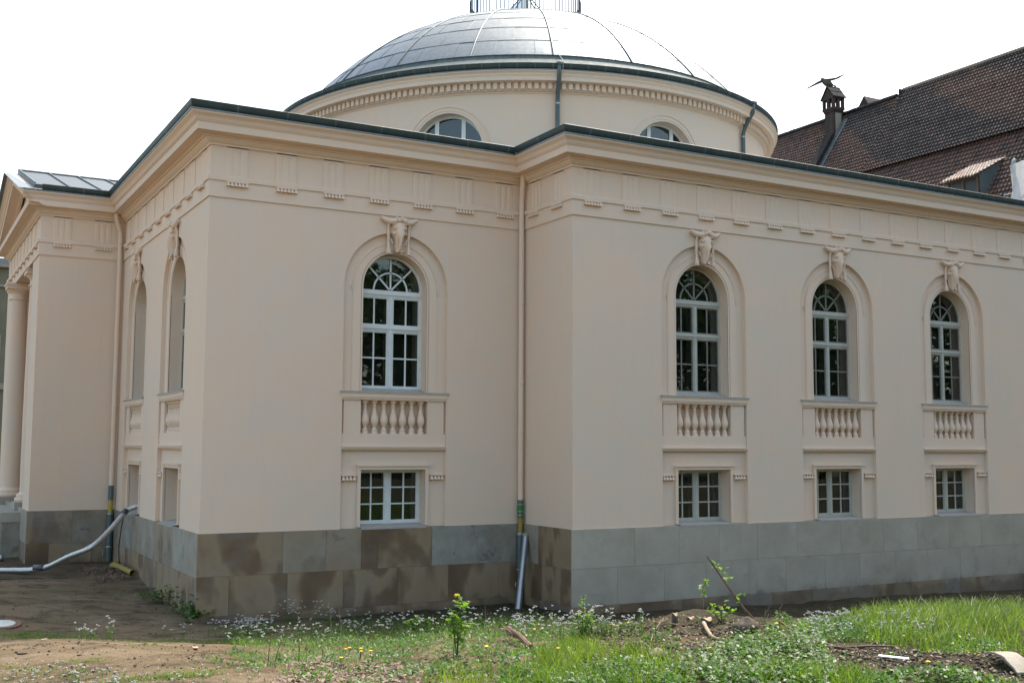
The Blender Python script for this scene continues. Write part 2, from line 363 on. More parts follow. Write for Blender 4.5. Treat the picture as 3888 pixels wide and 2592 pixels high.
for key,F,cs in (('E',)+BAYS['E'],('S1',)+BAYS['S1'],('S2',)+BAYS['S2'],('L',)+BAYS['L'],('JC',FJC,[]),('IB',FIB,[])):
    # outer plane with notches: build as polygon whose bottom edge dips around each bay
    lp=[(0,0)]
    for c in sorted(cs):
        lp+= [(c-1.155,0),(c-1.155,SPR)]+[(c-1.155*cos(PI*i/32),SPR+1.13*sin(PI*i/32)) for i in range(1,32)]+[(c+1.155,SPR),(c+1.155,0)]
    lp+=[(F.L,0),(F.L,6.42),(0,6.42)]
    wall.poly([lp],F.pl(0))
    for c in cs:
        a=arch(c,1.155,0,SPR,32,1.13)
        ring=a+[a[0]]
        for p,q in zip(ring[:-1],ring[1:]):
            if p[1]==0 and q[1]==0: continue
            wall.add([F(p[0],0,p[1]),F(q[0],0,q[1]),F(q[0],-RD,q[1]),F(p[0],-RD,p[1])],[(0,1,2,3)])
        op=arch(c,.715,2.74,SPR,28); lo=[(c-.715,.03),(c+.715,.03),(c+.715,1.17),(c-.715,1.17)]; ni=[(c-.74,1.90),(c+.74,1.90),(c+.74,2.575),(c-.74,2.575)]
        wall.poly([a,op,lo,ni],F.pl(-RD))
        for lpp,dp in ((op,.40),(lo,.42),(ni,.225)):
            r=lpp+[lpp[0]]
            for p,q in zip(r[:-1],r[1:]): wall.add([F(p[0],-RD,p[1]),F(q[0],-RD,q[1]),F(q[0],-dp,q[1]),F(p[0],-dp,p[1])],[(0,1,2,3)])
        wall.add([F(c-.74,-.225,1.9),F(c+.74,-.225,1.9),F(c+.74,-.225,2.575),F(c-.74,-.225,2.575)],[(0,1,2,3)])
# anta and hidden elevations, plain
def slab(F,s0,s1,z0,z1,o=0): wall.add([F(s0,o,z0),F(s1,o,z0),F(s1,o,z1),F(s0,o,z1)],[(0,1,2,3)])
slab(FP,8.48-1.44,8.48,0,6.42); slab(FP,0,1.44,0,6.42)
for i in range(5,len(PLAN)-1):
    if i==6: continue
    a,b=PLAN[i],PLAN[i+1]; L=math.hypot(b[0]-a[0],b[1]-a[1]); slab(Fac(a[0],a[1],(b[0]-a[0])/L,(b[1]-a[1])/L,L),0,L,0,6.42)
# porch interior: inner faces of antae, back wall, ceiling
wall.add([(-2.04,10.36,0),(0.4,10.36,0),(.4,10.36,6.42),(-2.04,10.36,6.42)],[(0,1,2,3)]); wall.add([(-2.04,15.96,0),(0.4,15.96,0),(.4,15.96,6.42),(-2.04,15.96,6.42)],[(0,1,2,3)])
wall.add([(.4,10.36,-.1),(.4,15.96,-.1),(.4,15.96,6.42),(.4,10.36,6.42)],[(0,1,2,3)])
wall.add([(-2.04,10.36,6.405),(.4,10.36,6.405),(.4,15.96,6.405),(-2.04,15.96,6.405)],[(0,1,2,3)])
wall.build('wall',M['stucco'],BLD,recalc=False)
# architrave and taenia
ar=MB().sweep(PLAN,[(-.02,6.40),(.028,6.40),(.028,6.72),(.055,6.72),(.055,6.80),(.045,6.812),(-.02,6.812)]); ar.build('architrave',M['trim'],BLD,recalc=False)
# frieze with sunk metopes
TRI={'E':(FE,[.52+.984*k for k in range(7)]),'S1':(FS1,[.52+.984*k for k in range(7)]),'IB':(FIB,[.53,1.50]),'S2':(FS2,[.474+.99*k for k in range(15)]),'L':(FL,sorted(8.42-.985*k for k in range(9))),'JC':(FJC,[.51,1.50]),'P':(FP,[.5+.935*k for k in range(9)])}
for F,ts in TRI.values():
    holes=[]
    for a,b in zip(ts[:-1],ts[1:]): holes.append([(a+.225,6.83),(b-.225,6.83),(b-.225,7.385),(a+.225,7.385)])
    frz.poly([[(0,6.80),(F.L,6.80),(F.L,7.43),(0,7.43)]]+holes,F.pl(0))
    for h in holes:
        frz.add([F(a,-.014,z) for a,z in h],[(0,1,2,3)]); r=h+[h[0]]
        for p,q in zip(r[:-1],r[1:]): frz.add([F(p[0],0,p[1]),F(q[0],0,q[1]),F(q[0],-.014,q[1]),F(p[0],-.014,p[1])],[(0,1,2,3)])
for i in range(5,len(PLAN)-1):
    if i==6: continue
    a,b=PLAN[i],PLAN[i+1]; frz.add([(*a,6.8),(*b,6.8),(*b,7.43),(*a,7.43)],[(0,1,2,3)])
frz.build('frieze',M['trim'],BLD,recalc=False)
for F,ts in TRI.values():
    for c in ts:
        t=MB(); g=.014; o0=.010
        prof=[(-.21,0.0),(-.21,o0-g*.6),(-.185,o0),(-.112,o0),(-.07,o0-g),(-.028,o0),(.028,o0),(.07,o0-g),(.112,o0),(.185,o0),(.21,o0-g*.6),(.21,0.)]
        zz=[6.812,7.33,7.345,7.385]; rows=[[F(c+a,o,zz[0]) for a,o in prof],[F(c+a,o,zz[1]) for a,o in prof],[F(c+a,o0 if 0<i<11 else 0,zz[2]) for i,(a,o) in enumerate(prof)],[F(c+a,o0 if 0<i<11 else 0,zz[3]) for i,(a,o) in enumerate(prof)]]
        for r0,r1 in zip(rows[:-1],rows[1:]):
            for i in range(11): t.add([r0[i],r0[i+1],r1[i+1],r1[i]],[(0,1,2,3)])
        t.add([rows[3][0],rows[3][-1],F(c+.21,0,7.43),F(c-.21,0,7.43)],[(0,1,2,3)])
        tri=t.build('triglyph',M['trim'],BLD,recalc=False)
        q=MB(); q.box(c-.215,c+.215,.028,.062,6.695,6.718,F)
        for k in range(6):
            x=c-.18+.072*k; vs=[F(x-.014,.03,6.695),F(x+.014,.03,6.695),F(x+.014,.055,6.695),F(x-.014,.055,6.695),F(x-.034,.03,6.628),F(x+.034,.03,6.628),F(x+.033,.098,6.622),F(x-.033,.098,6.622)]
            q.add(vs,[(0,1,2,3),(4,7,6,5),(0,4,5,1),(1,5,6,2),(2,6,7,3),(3,7,4,0)])
        q.build('guttae',M['trim'],tri,recalc=False)
# cornice
low=[(-.02,7.405),(.03,7.405),(.03,7.44),(.055,7.45),(.09,7.475),(.12,7.51),(.12,7.53),(.155,7.535),(.155,7.575),(.31,7.600),(.31,7.592),(.345,7.592),(.352,7.735),(.30,7.745)]
cyma=[(.34,7.735),(.362,7.737),(.362,7.752),(.375,7.752),(.375,7.768),(.39,7.775),(.40,7.80),(.415,7.83),(.44,7.855),(.47,7.872),(.488,7.89),(.49,7.925)]
cn=MB(); cn.sweep(PLAN,low); OPEN=PLAN[:1]+PLAN[1:]
side=PLAN[:]; side[0]=(-2.53,8.92); side[-1]=(-2.53,YP)   # open path starting on the porch side and ending on its other side
cn.sweep(side,cyma,closed=False)
cn.sweep([PLAN[-1],PLAN[0]],[(.345,7.735),(.36,7.745),(0,7.75)],closed=False)
cn.build('cornice',M['trim'],BLD,smooth=True,angle=28,recalc=False)
fl=MB(); fl.sweep(side,[(.49,7.918),(.507,7.918),(.507,7.945),(.30,7.985)],closed=False)
fl.build('flashing',M['flash'],BLD,recalc=False)
# gutter: half round trough with straps
gprof=[(.36,8.10)]+[(.435-.085*cos(PI*i/10),8.075-.125*sin(PI*i/10)) for i in range(0,11)]+[(.528,8.095),(.515,8.105),(.508,8.08)]+[(.435+.075*cos(PI*i/10),8.075-.115*sin(PI*i/10)) for i in range(1,10)]
gpath=PLAN[:]; gpath[0]=(-2.10,8.92); gpath[-1]=(-2.10,YP)
gt=MB(); gt.sweep(gpath,gprof,closed=False,pclosed=True,caps=True)
gut=gt.build('gutter',M['gutter'],BLD,smooth=True,angle=40)
sprof=[(.435-.089*cos(PI*i/8),8.075-.130*sin(PI*i/8)) for i in range(0,9)]
for F,n0 in ((FS1,.35),(FL,.3),(FIB,.5),(FS2,.1),(FJC,.9)):
    s=n0
    while s<F.L+.3:
        MB().add([F(s,o,z) for o,z in sprof]+[F(s+.03,o,z) for o,z in sprof],[(i,i+1,i+10,i+9) for i in range(8)]).build('strap',M['pipe_grey'],gut,recalc=False); s+=.98
# roofs
rf=MB(); rf.poly([[(x,y) for x,y in PLAN[1:-1]]],lambda a,b:(a,b,8.03))
e=[(x,y) for x,y in PLAN[1:-1]]
rf.sweep(e,[(.40,8.04),(.0,8.10),(-1.8,8.32)],closed=False); rf.build('roof',M['flash'],BLD,recalc=False)
# porch gable roof
G=lambda y:7.99+(9.66-7.99)*(1-abs(y-15)/6.56)
pg=MB()
for sg in (-1,1):
    ye=YC+sg*4.75
    pg.add([(-2.64,ye+sg*.0,7.958),(2.5,ye,7.958),(2.5,YC,9.33),(-2.64,YC,9.33)],[(0,1,2,3)])
cap=pg.build('porch_roof_edge',M['flash'],BLD,recalc=False)
ps=MB()
for sg in (-1,1):
    y1=YC+sg*4.60
    a=[(-2.27,YC,9.43),(-2.27,y1,8.115),(3.2,y1,8.115),(3.2,YC,9.43)]; b=[(x,y,z-.14) for x,y,z in a]
    ps.add(a+b,[(0,1,2,3),(0,4,5,1),(1,5,6,2),(2,6,7,3)])
pr=ps.build('porch_roof',M['dome'],BLD,recalc=False)
sm=MB()
for k in range(7):
    x=-2.25+.78*k
    for sg in (-1,1):
        y1=YC+sg*4.45; sm.add([(x,YC,9.44),(x+.03,YC,9.44),(x+.03,y1,8.168),(x,y1,8.168),(x,YC,9.48),(x+.03,YC,9.48),(x+.03,y1,8.198),(x,y1,8.198)],[(4,5,6,7),(0,4,7,3),(1,2,6,5),(3,7,6,2)])
sm.tube([(-2.27,YC,9.45),(3.2,YC,9.45)],.035,6); sm.build('standing_seam',M['pipe_grey'],pr,recalc=False)
# pediment: tympanum + raking cornice
pd=MB(); pd.add([(-1.98,8.5,7.70),(-1.98,17.82,7.70),(-1.98,YC,9.26)],[(0,2,1)])
pd.build('tympanum',M['stucco'],BLD,recalc=False)
rk=MB(); sl_=1.375/4.74
prof=[(.0,-.20),(.06,-.20),(.12,-.16),(.30,-.155),(.345,-.16),(.352,-.02),(.375,-.01),(.40,.04),(.45,.10),(.488,.125),(.49,.165),(0,.18)]
for sg in (-1,1):
    ye=YC+sg*4.70; ns=[]
    for y,z in ((ye,7.80),(YC,7.80+sl_*4.70)):
        ns.append([(-2.04-o,y,z+q) for o,q in prof])
    rk.add(ns[0]+ns[1],[(i,i+1,i+1+len(prof),i+len(prof)) for i in range(len(prof)-1)])
rk.build('raking_cornice',M['trim'],BLD,recalc=False)
# plinth blocks
pb=MB(); pm=MB()
PATHP=PLAN
pm.sweep(PATHP,[(.0,.0),(.018,-.006),(.018,-3.),(-.2,-3.)]); pm.build('plinth_core',M['mortar'],BLD,recalc=False)
def blocks(F,z0,z1,js,cols,e0=0.,e1=0.,o=.034):
    js=[-e0]+[j for j in js if j<F.L-.15]+[F.L+e1]
    for i,(a,b) in enumerate(zip(js[:-1],js[1:])):
        c=cols(i) if callable(cols) else cols[i%len(cols)]
        g=.0018; oo=o+random.uniform(-.001,.001)
        pb.box(a+g,b-g,-.05,oo,z0+g,z1-(g if z1<0 else 0),F,(c[0],c[1],random.random()))
BR=lambda i:(1,0,0); 
def rnd_js(L,a,b,s=0):
    out=[]; x=s+random.uniform(a,b)*.6
    while x<L-.3: out.append(x); x+=random.uniform(a,b)
    return out
GY=(0,0,0); PL=(0,1,0); BN=(1,0,0); MX=(.55,0,0)
blocks(FS1,-.80,0,[1.6,2.47,3.21,3.56,4.76,5.83],[(.85,0,0),(.5,.1,0),(.7,.05,0),BN,BN,(-.1,.15,0),(.0,.0,0)],.034,0)
blocks(FS1,-1.53,-.80,[.574,1.7,2.84,4.0,5.139,6.326],[BN],.034,0)
blocks(FS1,-2.9,-1.53,[1.2,2.6,4.1,5.5],[BN],.034,0)
blocks(FE,-.78,0,[1.2,2.4,3.6,4.8,6.0],[(.1,.75,0)],0,.034); blocks(FE,-1.53,-.78,[.8,2.,3.1,4.4,5.5],[(.15,.7,0)],0,.034); blocks(FE,-2.9,-1.53,[1.,2.4,4.],[BN],0,.034)
FR=Fac(XE,-2.05,0,1,2.05); blocks(FR,-.78,0,[1.],[(.1,.75,0)]); blocks(FR,-1.53,-.78,[.7],[(.15,.7,0)]); blocks(FR,-2.9,-1.53,[1.1],[BN])
blocks(FIB,-.80,0,[.75],[(.1,.1,0),(1.2,0,0)],0,0); blocks(FIB,-1.53,-.80,[.9,1.35],[(1.2,0,0)],0,0); blocks(FIB,-2.9,-1.53,[.8],[BN,MX],0,0)
j1=[x-6.91 for x in (8.401,9.545,10.618,11.687,12.84,14.183,15.554,16.712,17.827,19.,20.2,21.4,22.6,23.8)]
j2=[x-6.91 for x in (7.97,9.148,10.24,11.425,12.509,13.679,14.771,15.951,17.05,18.2,19.4,20.6,21.8,23,24.2)]
j3=[x-6.91 for x in (8.1,9.6,10.844,12.084,13.284,15.204,16.464,17.221,17.642,18.179,19.042,20.5,22,23.5)]
blocks(FS2,-.78,0,j1,lambda i:(.1,.80-.012*i,0),.034,0); blocks(FS2,-1.53,-.78,j2,lambda i:(.15,.74-.016*i,0),.034,0)
blocks(FS2,-2.9,-1.53,j3,lambda i:[BN,BN,BN,(.1,.1,0),BN,MX,BN,BN,BN,GY,BN,MX,BN][i%13],.034,0)
blocks(FL,-.82,0,[1.2,2.6,3.7,5.0,6.0,6.9,7.9],[(.4,0,0),(.3,0,0),(.5,.1,0),(.15,.2,0),(.8,.1,0),(.4,.1,0),(.15,.35,0),(.25,.4,0)],0,0)
blocks(FL,-1.55,-.82,rnd_js(8.92,1,1.5),[BN,(.8,.1,0),BN],0,0); blocks(FL,-2.9,-1.55,rnd_js(8.92,1,1.5),[BN],0,0)
blocks(FJC,-.80,0,[1.03],[(.65,0,0),(.4,0,0)],.034,0); blocks(FJC,-1.53,-.8,[.5,1.5],[BN,(.9,0,0),(.9,0,0)],.034,0); blocks(FJC,-2.9,-1.53,[1.],[MX],.034,0)
blocks(FP,-.80,0,rnd_js(8.48,1,1.5),[(.2,.5,0),(.3,.3,0)],0,0); blocks(FP,-1.5,-.8,rnd_js(8.48,1,1.5),[MX],0,0)
pb.build('plinth',M['plinth'],BLD,recalc=False,bevel=.003)

# ---- windows with all they carry
def arcband(mb,F,cx,zc,r0,r1,o0,o1,a0=0.,a1=PI,n=24,rz0=None,rz1=None):
    vs=[]; rz0=rz0 or r0; rz1=rz1 or r1
    for i in range(n+1):
        a=a0+(a1-a0)*i/n
        for r,rz,o in ((r0,rz0,o0),(r0,rz0,o1),(r1,rz1,o1),(r1,rz1,o0)): vs.append(F(cx+r*cos(a),o,zc+rz*sin(a)))
    fs=[(4*i+j,4*i+(j+1)%4,4*i+4+(j+1)%4,4*i+4+j) for i in range(n) for j in range(4)]+[(0,1,2,3),(4*n+3,4*n+2,4*n+1,4*n)]
    mb.add(vs,fs)
def fan(mb,F,cx,zc,R,o0,o1,bw=.014,inner=.56):
    arcband(mb,F,cx,zc,R*inner-bw,R*inner+bw,o0,o1,n=20)
    for a in (PI/4,PI/2,3*PI/4):
        d=(cos(a),sin(a)); n_=(-d[1],d[0]); vs=[]
        for r in (.03,R):
            for sg in (-1,1):
                for o in (o0,o1): vs.append(F(cx+d[0]*r+n_[0]*bw*sg,o,zc+d[1]*r+n_[1]*bw*sg))
        mb.add(vs,[(0,1,3,2),(4,6,7,5),(0,4,5,1),(2,3,7,6),(0,2,6,4),(1,5,7,3)])
balprof=[(.0,0),(.068,0),(.068,.05),(.052,.055),(.06,.075),(.052,.095),(.036,.11),(.034,.13),(.052,.165),(.080,.215),(.086,.26),(.080,.31),(.062,.37),(.045,.43),(.036,.49),(.033,.53),(.046,.535),(.046,.553),(.034,.56),(.036,.59),(.050,.61),(.056,.625),(.072,.63),(.072,.672),(0,.672)]
BALM=None
def make_bay(F,c,glow=False):
    D=-.36
    # archivolt + jamb mouldings, on the recess plane
    m=MB()
    for (r0,r1,oo) in ((.715,.752,.010),(.752,.762,.0),(.762,.915,.016),(.915,.93,.030),(.93,.95,.020)):
        arcband(m,F,c,SPR,r0,r1,-RD-.01,-RD+oo)
        for sg in (-1,1):
            a,b=sorted((c+sg*r0,c+sg*r1)); m.box(a,b,-RD-.01,-RD+(oo if r1<.92 else oo*.55),2.75,SPR,F)
    for sg in (-1,1):
        a,b=sorted((c+sg*.925,c+sg*.975)); m.box(a,b,-RD-.01,-RD+.04,4.885,4.92,F); m.box(min(a,b)+.008,max(a,b)-.008,-RD-.01,-RD+.03,4.82,4.885,F)
    m.build('window_surround',M['trim'],BLD,recalc=False)
    # tall window
    m=MB()
    arcband(m,F,c,SPR-.02,.665,.72,D-.05,D+.015)
    for sg in (-1,1):
        a,b=sorted((c+sg*.66,c+sg*.72)); m.box(a,b,D-.05,D+.013,2.80,SPR,F)
    m.box(c-.052,c+.052,D-.04,D+.02,2.86,4.74,F); m.box(c-.028,c+.028,D+.02,D+.035,2.86,4.74,F)
    for z0,z1 in ((4.735,4.885),(4.02,4.145)):
        m.box(c-.67,c+.67,D-.04,D+.018,z0,z1,F); m.box(c-.67,c+.67,D+.018,D+.045,z0+.05,z1-.03,F)
    m.box(c-.70,c+.70,D-.04,D+.02,2.80,2.862,F)
    wn=m.build('window',M['white_frame'] if F is FS1 else M['frame_warm'],BLD,recalc=False)
    for s0,s1 in ((-.665,-.052),(.052,.665)):   # sashes
        for z0,z1 in ((2.862,4.02),(4.145,4.735)):
            m=MB(); m.box(c+s0,c+s0+.026,D-.035,D+.004,z0,z1,F); m.box(c+s1-.026,c+s1,D-.035,D+.004,z0,z1,F)
            m.box(c+s0+.026,c+s1-.026,D-.035,D+.003,z0,z0+.028,F); m.box(c+s0+.026,c+s1-.026,D-.035,D+.003,z1-.028,z1,F)
            x=c+(s0+s1)/2; m.box(x-.016,x+.016,D-.03,D-.004,z0+.028,z1-.028,F)
            if z0<3: m.box(c+s0+.026,c+s1-.026,D-.028,D-.006,3.45,3.482,F)
            m.build('sash',M['white_frame'] if F is FS1 else M['frame_grey'],wn,recalc=False)
    m=MB(); fan(m,F,c,4.885,.67,D-.03,D,.017); m.build('fanlight_bars',M['white_frame'] if F is FS1 else M['frame_grey'],wn,recalc=False)
    p=MB(); p.poly([arch(c,.68,2.84,SPR-.02,24)],F.pl(D-.018)); p.build('pane',M['glass'],wn,recalc=False)
    # inner casement and the dark room
    m=MB(); Di=-.56
    arcband(m,F,c,SPR-.02,.60,.70,Di-.04,Di)
    for sg in (-1,1):
        a,b=sorted((c+sg*.60,c+sg*.72)); m.box(a,b,Di-.04,Di,2.80,SPR,F)
    m.box(c-.06,c+.06,Di-.04,Di,2.86,4.8,F); m.box(c-.02,c+.02,Di-.04,Di,4.8,5.5,F); m.box(c-.6,c+.6,Di-.04,Di-.001,4.74,4.84,F); m.box(c-.6,c+.6,Di-.04,Di-.001,4.04,4.13,F)
    m.build('inner_casement',M['frame_grey'],wn,recalc=False)
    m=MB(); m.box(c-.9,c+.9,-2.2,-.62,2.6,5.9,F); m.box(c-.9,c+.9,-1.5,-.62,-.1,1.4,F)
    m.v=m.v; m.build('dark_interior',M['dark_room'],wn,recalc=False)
    m=MB()   # lining between outer frame and room
    a=arch(c,.722,2.80,SPR-.02,24)+[(c-.722,2.80)]
    for p_,q in zip(a[:-1],a[1:]): m.add([F(p_[0],-.395,p_[1]),F(q[0],-.395,q[1]),F(q[0],-.62,q[1]),F(p_[0],-.62,p_[1])],[(0,1,2,3)])
    m.build('window_lining',M['frame_warm'],wn,recalc=False)
    # sloping sill and ledge
    m=MB(); m.add([F(c-.715,-RD+.0,2.752),F(c+.715,-RD,2.752),F(c+.715,D+.02,2.83),F(c-.715,D+.02,2.83)],[(0,1,2,3)])
    m.box(c-1.205,c+1.205,-RD-.01,.045,2.722,2.751,F); m.build('window_sill',M['sill'],BLD,recalc=False)
    # balustrade
    m=MB()
    m.box(c-1.17,c+1.17,-RD-.01,.022,2.632,2.722,F); m.box(c-1.185,c+1.185,-RD-.01,.034,2.700,2.7215,F); m.box(c-1.158,c+1.158,-RD-.01,.012,2.604,2.632,F); m.box(c-1.154,c+1.154,-RD-.01,-.004,2.575,2.604,F)
    m.box(c-1.153,c+1.153,-RD-.01,-.030,1.645,1.90,F)
    for sg in (-1,1):
        a,b=sorted((c+sg*.74,c+sg*1.11)); m.box(a,b,-RD-.01,-.034,1.90,2.575,F)
    m.box(c-1.165,c+1.165,-RD-.01,.022,1.618,1.648,F); m.box(c-1.158,c+1.158,-RD-.01,.004,1.585,1.618,F); m.box(c-1.153,c+1.153,-RD-.01,-.025,1.56,1.585,F)
    ba=m.build('balustrade',M['trim'],BLD,recalc=False,bevel=.004)
    global BALM
    for k in range(7):
        if BALM is None:
            mm=MB().lathe(balprof,0,0,16); o=mm.build('baluster',M['trim'],ba,smooth=True,angle=35); BALM=o.data
        else:
            o=bpy.data.objects.new('baluster',BALM); COL.objects.link(o); o.parent=ba
        o.location=F(c-.618+.206*k,-.125,1.901)
    # basement window
    m=MB(); D2=-.37
    for sg in (-1,1):
        a,b=sorted((c+sg*.665,c+sg*.72)); m.box(a,b,D2-.05,D2+.013,.06,1.17,F)
    m.box(c-.665,c+.665,D2-.05,D2+.012,.06,.115,F); m.box(c-.665,c+.665,D2-.05,D2+.012,1.12,1.17,F)
    m.box(c-.06,c+.06,D2-.04,D2+.022,.115,1.12,F); m.box(c-.02,c+.02,D2+.022,D2+.034,.115,1.12,F)
    for s0,s1 in ((-.665,-.06),(.06,.665)):
        m.box(c+s0,c+s0+.022,D2-.035,D2+.004,.115,1.12,F); m.box(c+s1-.022,c+s1,D2-.035,D2+.004,.115,1.12,F)
        m.box(c+s0+.022,c+s1-.022,D2-.035,D2+.003,.115,.137,F); m.box(c+s0+.022,c+s1-.022,D2-.035,D2+.003,1.098,1.12,F)
        x=c+(s0+s1)/2; m.box(x-.016,x+.016,D2-.03,D2-.003,.137,1.098,F)
        for z in (.465,.80): m.box(c+s0+.022,c+s1-.022,D2-.028,D2-.005,z-.014,z+.014,F)
    bw=m.build('basement_window',M['white_frame'] if F is FS1 else M['frame_warm'],BLD,recalc=False)
    p=MB(); p.add([F(c-.68,D2-.018,.08),F(c+.68,D2-.018,.08),F(c+.68,D2-.018,1.15),F(c-.68,D2-.018,1.15)],[(0,1,2,3)]); p.build('pane',M['glass'],bw,recalc=False)
    m=MB(); m.box(c-.05,c+.05,-.60,-.56,.05,1.2,F)
    for sg in (-1,1):
        a,b=sorted((c+sg*.62,c+sg*.72)); m.box(a,b,-.60,-.56,.05,1.2,F)
    m.build('inner_casement',M['frame_grey'],bw,recalc=False)
    m=MB()
    for s0,s1,z0,z1 in ((-.722,-.722,.03,1.172),(.722,.722,.03,1.172),(-.722,.722,1.172,1.172),(-.722,.722,.03,.03)):
        m.add([F(c+s0,-.415,z0),F(c+s1,-.415,z1),F(c+s1,-.62,z1),F(c+s0,-.62,z0)],[(0,1,2,3)])
    m.build('window_lining',M['frame_warm'],bw,recalc=False)
    m=MB(); m.add([F(c-.715,.038,.010),F(c+.715,.038,.010),F(c+.715,D2+.02,.065),F(c-.715,D2+.02,.065),F(c-.715,.038,-.02),F(c+.715,.038,-.02)],[(0,1,2,3),(4,5,1,0)])
    m.build('basement_sill',M['sill'],BLD,recalc=False)
    m=MB(); m.box(c-.80,c+.80,-RD-.01,-.012,1.238,1.268,F); m.box(c-.79,c+.79,-RD-.01,-.028,1.222,1.238,F); m.box(c-.785,c+.785,-RD-.01,-.040,1.17,1.222,F)
    for sg in (-1,1):
        a,b=sorted((c+sg*.715,c+sg*.785)); m.box(a,b,-RD-.01,-.042,.032,1.17,F)
    m.build('basement_surround',M['trim'],BLD,recalc=False)
    for sg in (-1,1):
        m=MB(); x=c+sg*.972; m.box(x-.165,x+.165,-RD-.01,-.016,1.045,1.068,F)
        for k in range(4):
            xx=x-.115+.077*k; vs=[F(xx-.016,-RD,1.04),F(xx+.016,-RD,1.04),F(xx+.016,-.036,1.04),F(xx-.016,-.036,1.04),F(xx-.034,-RD,.965),F(xx+.034,-RD,.965),F(xx+.034,-.012,.965),F(xx-.034,-.012,.965)]
            m.add(vs,[(0,1,2,3),(4,7,6,5),(0,4,5,1),(1,5,6,2),(2,6,7,3),(3,7,4,0)])
        m.box(x-.155,x+.155,-RD-.01,-.045,.955,.966,F)
        m.build('bracket',M['trim'],BLD,recalc=False)
    # ox skull keystone
    ox_skull(F,c)
SK={}
def ox_mesh():
    """local: x right, y outward(-), z up; origin at the crown"""
    m=MB(); n=20
    st=[(.015,.07,.08,-.02),(0,.14,.14,-.01),(-.05,.15,.18,0),(-.10,.145,.20,.0),(-.16,.155,.21,0),(-.20,.175,.215,0),(-.25,.16,.22,0),(-.30,.115,.23,.0),(-.36,.085,.225,0),(-.43,.074,.215,0),(-.50,.07,.20,0),(-.56,.070,.18,0),(-.61,.064,.15,0),(-.645,.045,.10,0),(-.66,.01,.05,0)]
    vs=[]
    for z,hw,dp,_ in st:
        for j in range(n):
            a=-PI+2*PI*j/(n-1)*.5*1.0  # half loop, outward bulge
            a=PI*j/(n-1); x=-hw*cos(a); y=-(dp)*abs(sin(a))**.75
            # eye sockets
            for ex,ez in ((-.135,-.20),(.135,-.20)):
                d=math.hypot((x-ex)/.048,(z-ez)/.045)
                if d<1.2: y+=.11*max(0,1-d*d*.6)
            # nasal slots
            if -.60<z<-.42:
                for ex in (-.035,.035):
                    d=abs(x-ex)/.016
                    if d<1: y+=.06*(1-d)
            vs.append((x,y,z))
    fs=[(i*n+j,i*n+j+1,(i+1)*n+j+1,(i+1)*n+j) for i in range(len(st)-1) for j in range(n-1)]
    m.add(vs,fs)
    # brow lumps and hair tuft
    def ball(cx,cy,cz,r,k=6,sq=1.):
        pts=[(r*sin(PI*i/k),-r*cos(PI*i/k)*sq) for i in range(k+1)]
        m.lathe(pts,cx,cy,8,z0=cz)
    rs=random.Random(3)
    for k in range(26):
        x=rs.uniform(-.13,.13); ball(x,-.08-.10*rs.random(),-.03+.11*(1-(x/.16)**2)*rs.random(),.028+.018*rs.random())
    for sg in (-1,1):
        ball(sg*.115,-.15,-.145,.036); ball(sg*.125,-.13,-.262,.03); ball(sg*.11,-.13,-.06,.04); ball(sg*.045,-.12,-.63,.032)
        ball(sg*.19,-.05,-.09,.03,6,.6)
    return m
def ox_skull(F,c):
    T=lambda p:F(c+p[0],-p[1]-.03,6.285+p[2])
    if 'h' not in SK:
        m=ox_mesh(); SK['h']=(m.v,m.f)
        hs={}
        for sg in (-1,1):
            m=MB(); m.tube([(sg*.07,-.10,.0),(sg*.16,-.11,-.015),(sg*.24,-.11,-.01),(sg*.31,-.10,.015),(sg*.36,-.09,.045)],[.07,.066,.058,.05,.04],9)
            m.tube([(sg*.35,-.092,.04),(sg*.395,-.085,.06)],[.045,.04],8)
            hs[sg]=(m.v,m.f)
            m=MB(); m.tube([(sg*.235,-.10,-.04),(sg*.232,-.06,-.15),(sg*.228,-.06,-.30),(sg*.222,-.05,-.42),(sg*.225,-.06,-.52),(sg*.225,-.07,-.60),(sg*.225,-.07,-.66)],[.03,.026,.034,.024,.028,.043,.046],9)
            for q in range(6):
                a=q*PI/3; m.tube([(sg*.225+.03*cos(a),-.07+.03*sin(a),-.60),(sg*.225+.036*cos(a),-.07+.036*sin(a),-.69)],[.014,.018],6)
            m.tube([(sg*.14,-.10,-.48),(sg*.17,-.09,-.40),(sg*.22,-.085,-.36)],[.012,.012,.012],6)
            SK['t',sg]=(m.v,m.f)
        SK['n']=hs
    m=MB(); v,f=SK['h']; m.add([T(p) for p in v],f); h=m.build('ox_skull',M['trim'],BLD,smooth=True,angle=50,recalc=False)
    for sg in (-1,1):
        v,f=SK['n'][sg]; MB().add([T(p) for p in v],f).build('horn',M['trim'],h,smooth=True,angle=50,recalc=False)
        v,f=SK['t',sg]; MB().add([T(p) for p in v],f).build('hanging_tassel',M['trim'],h,smooth=True,angle=50,recalc=False)
for F,cs in BAYS.values():
    for c in cs: make_bay(F,c)

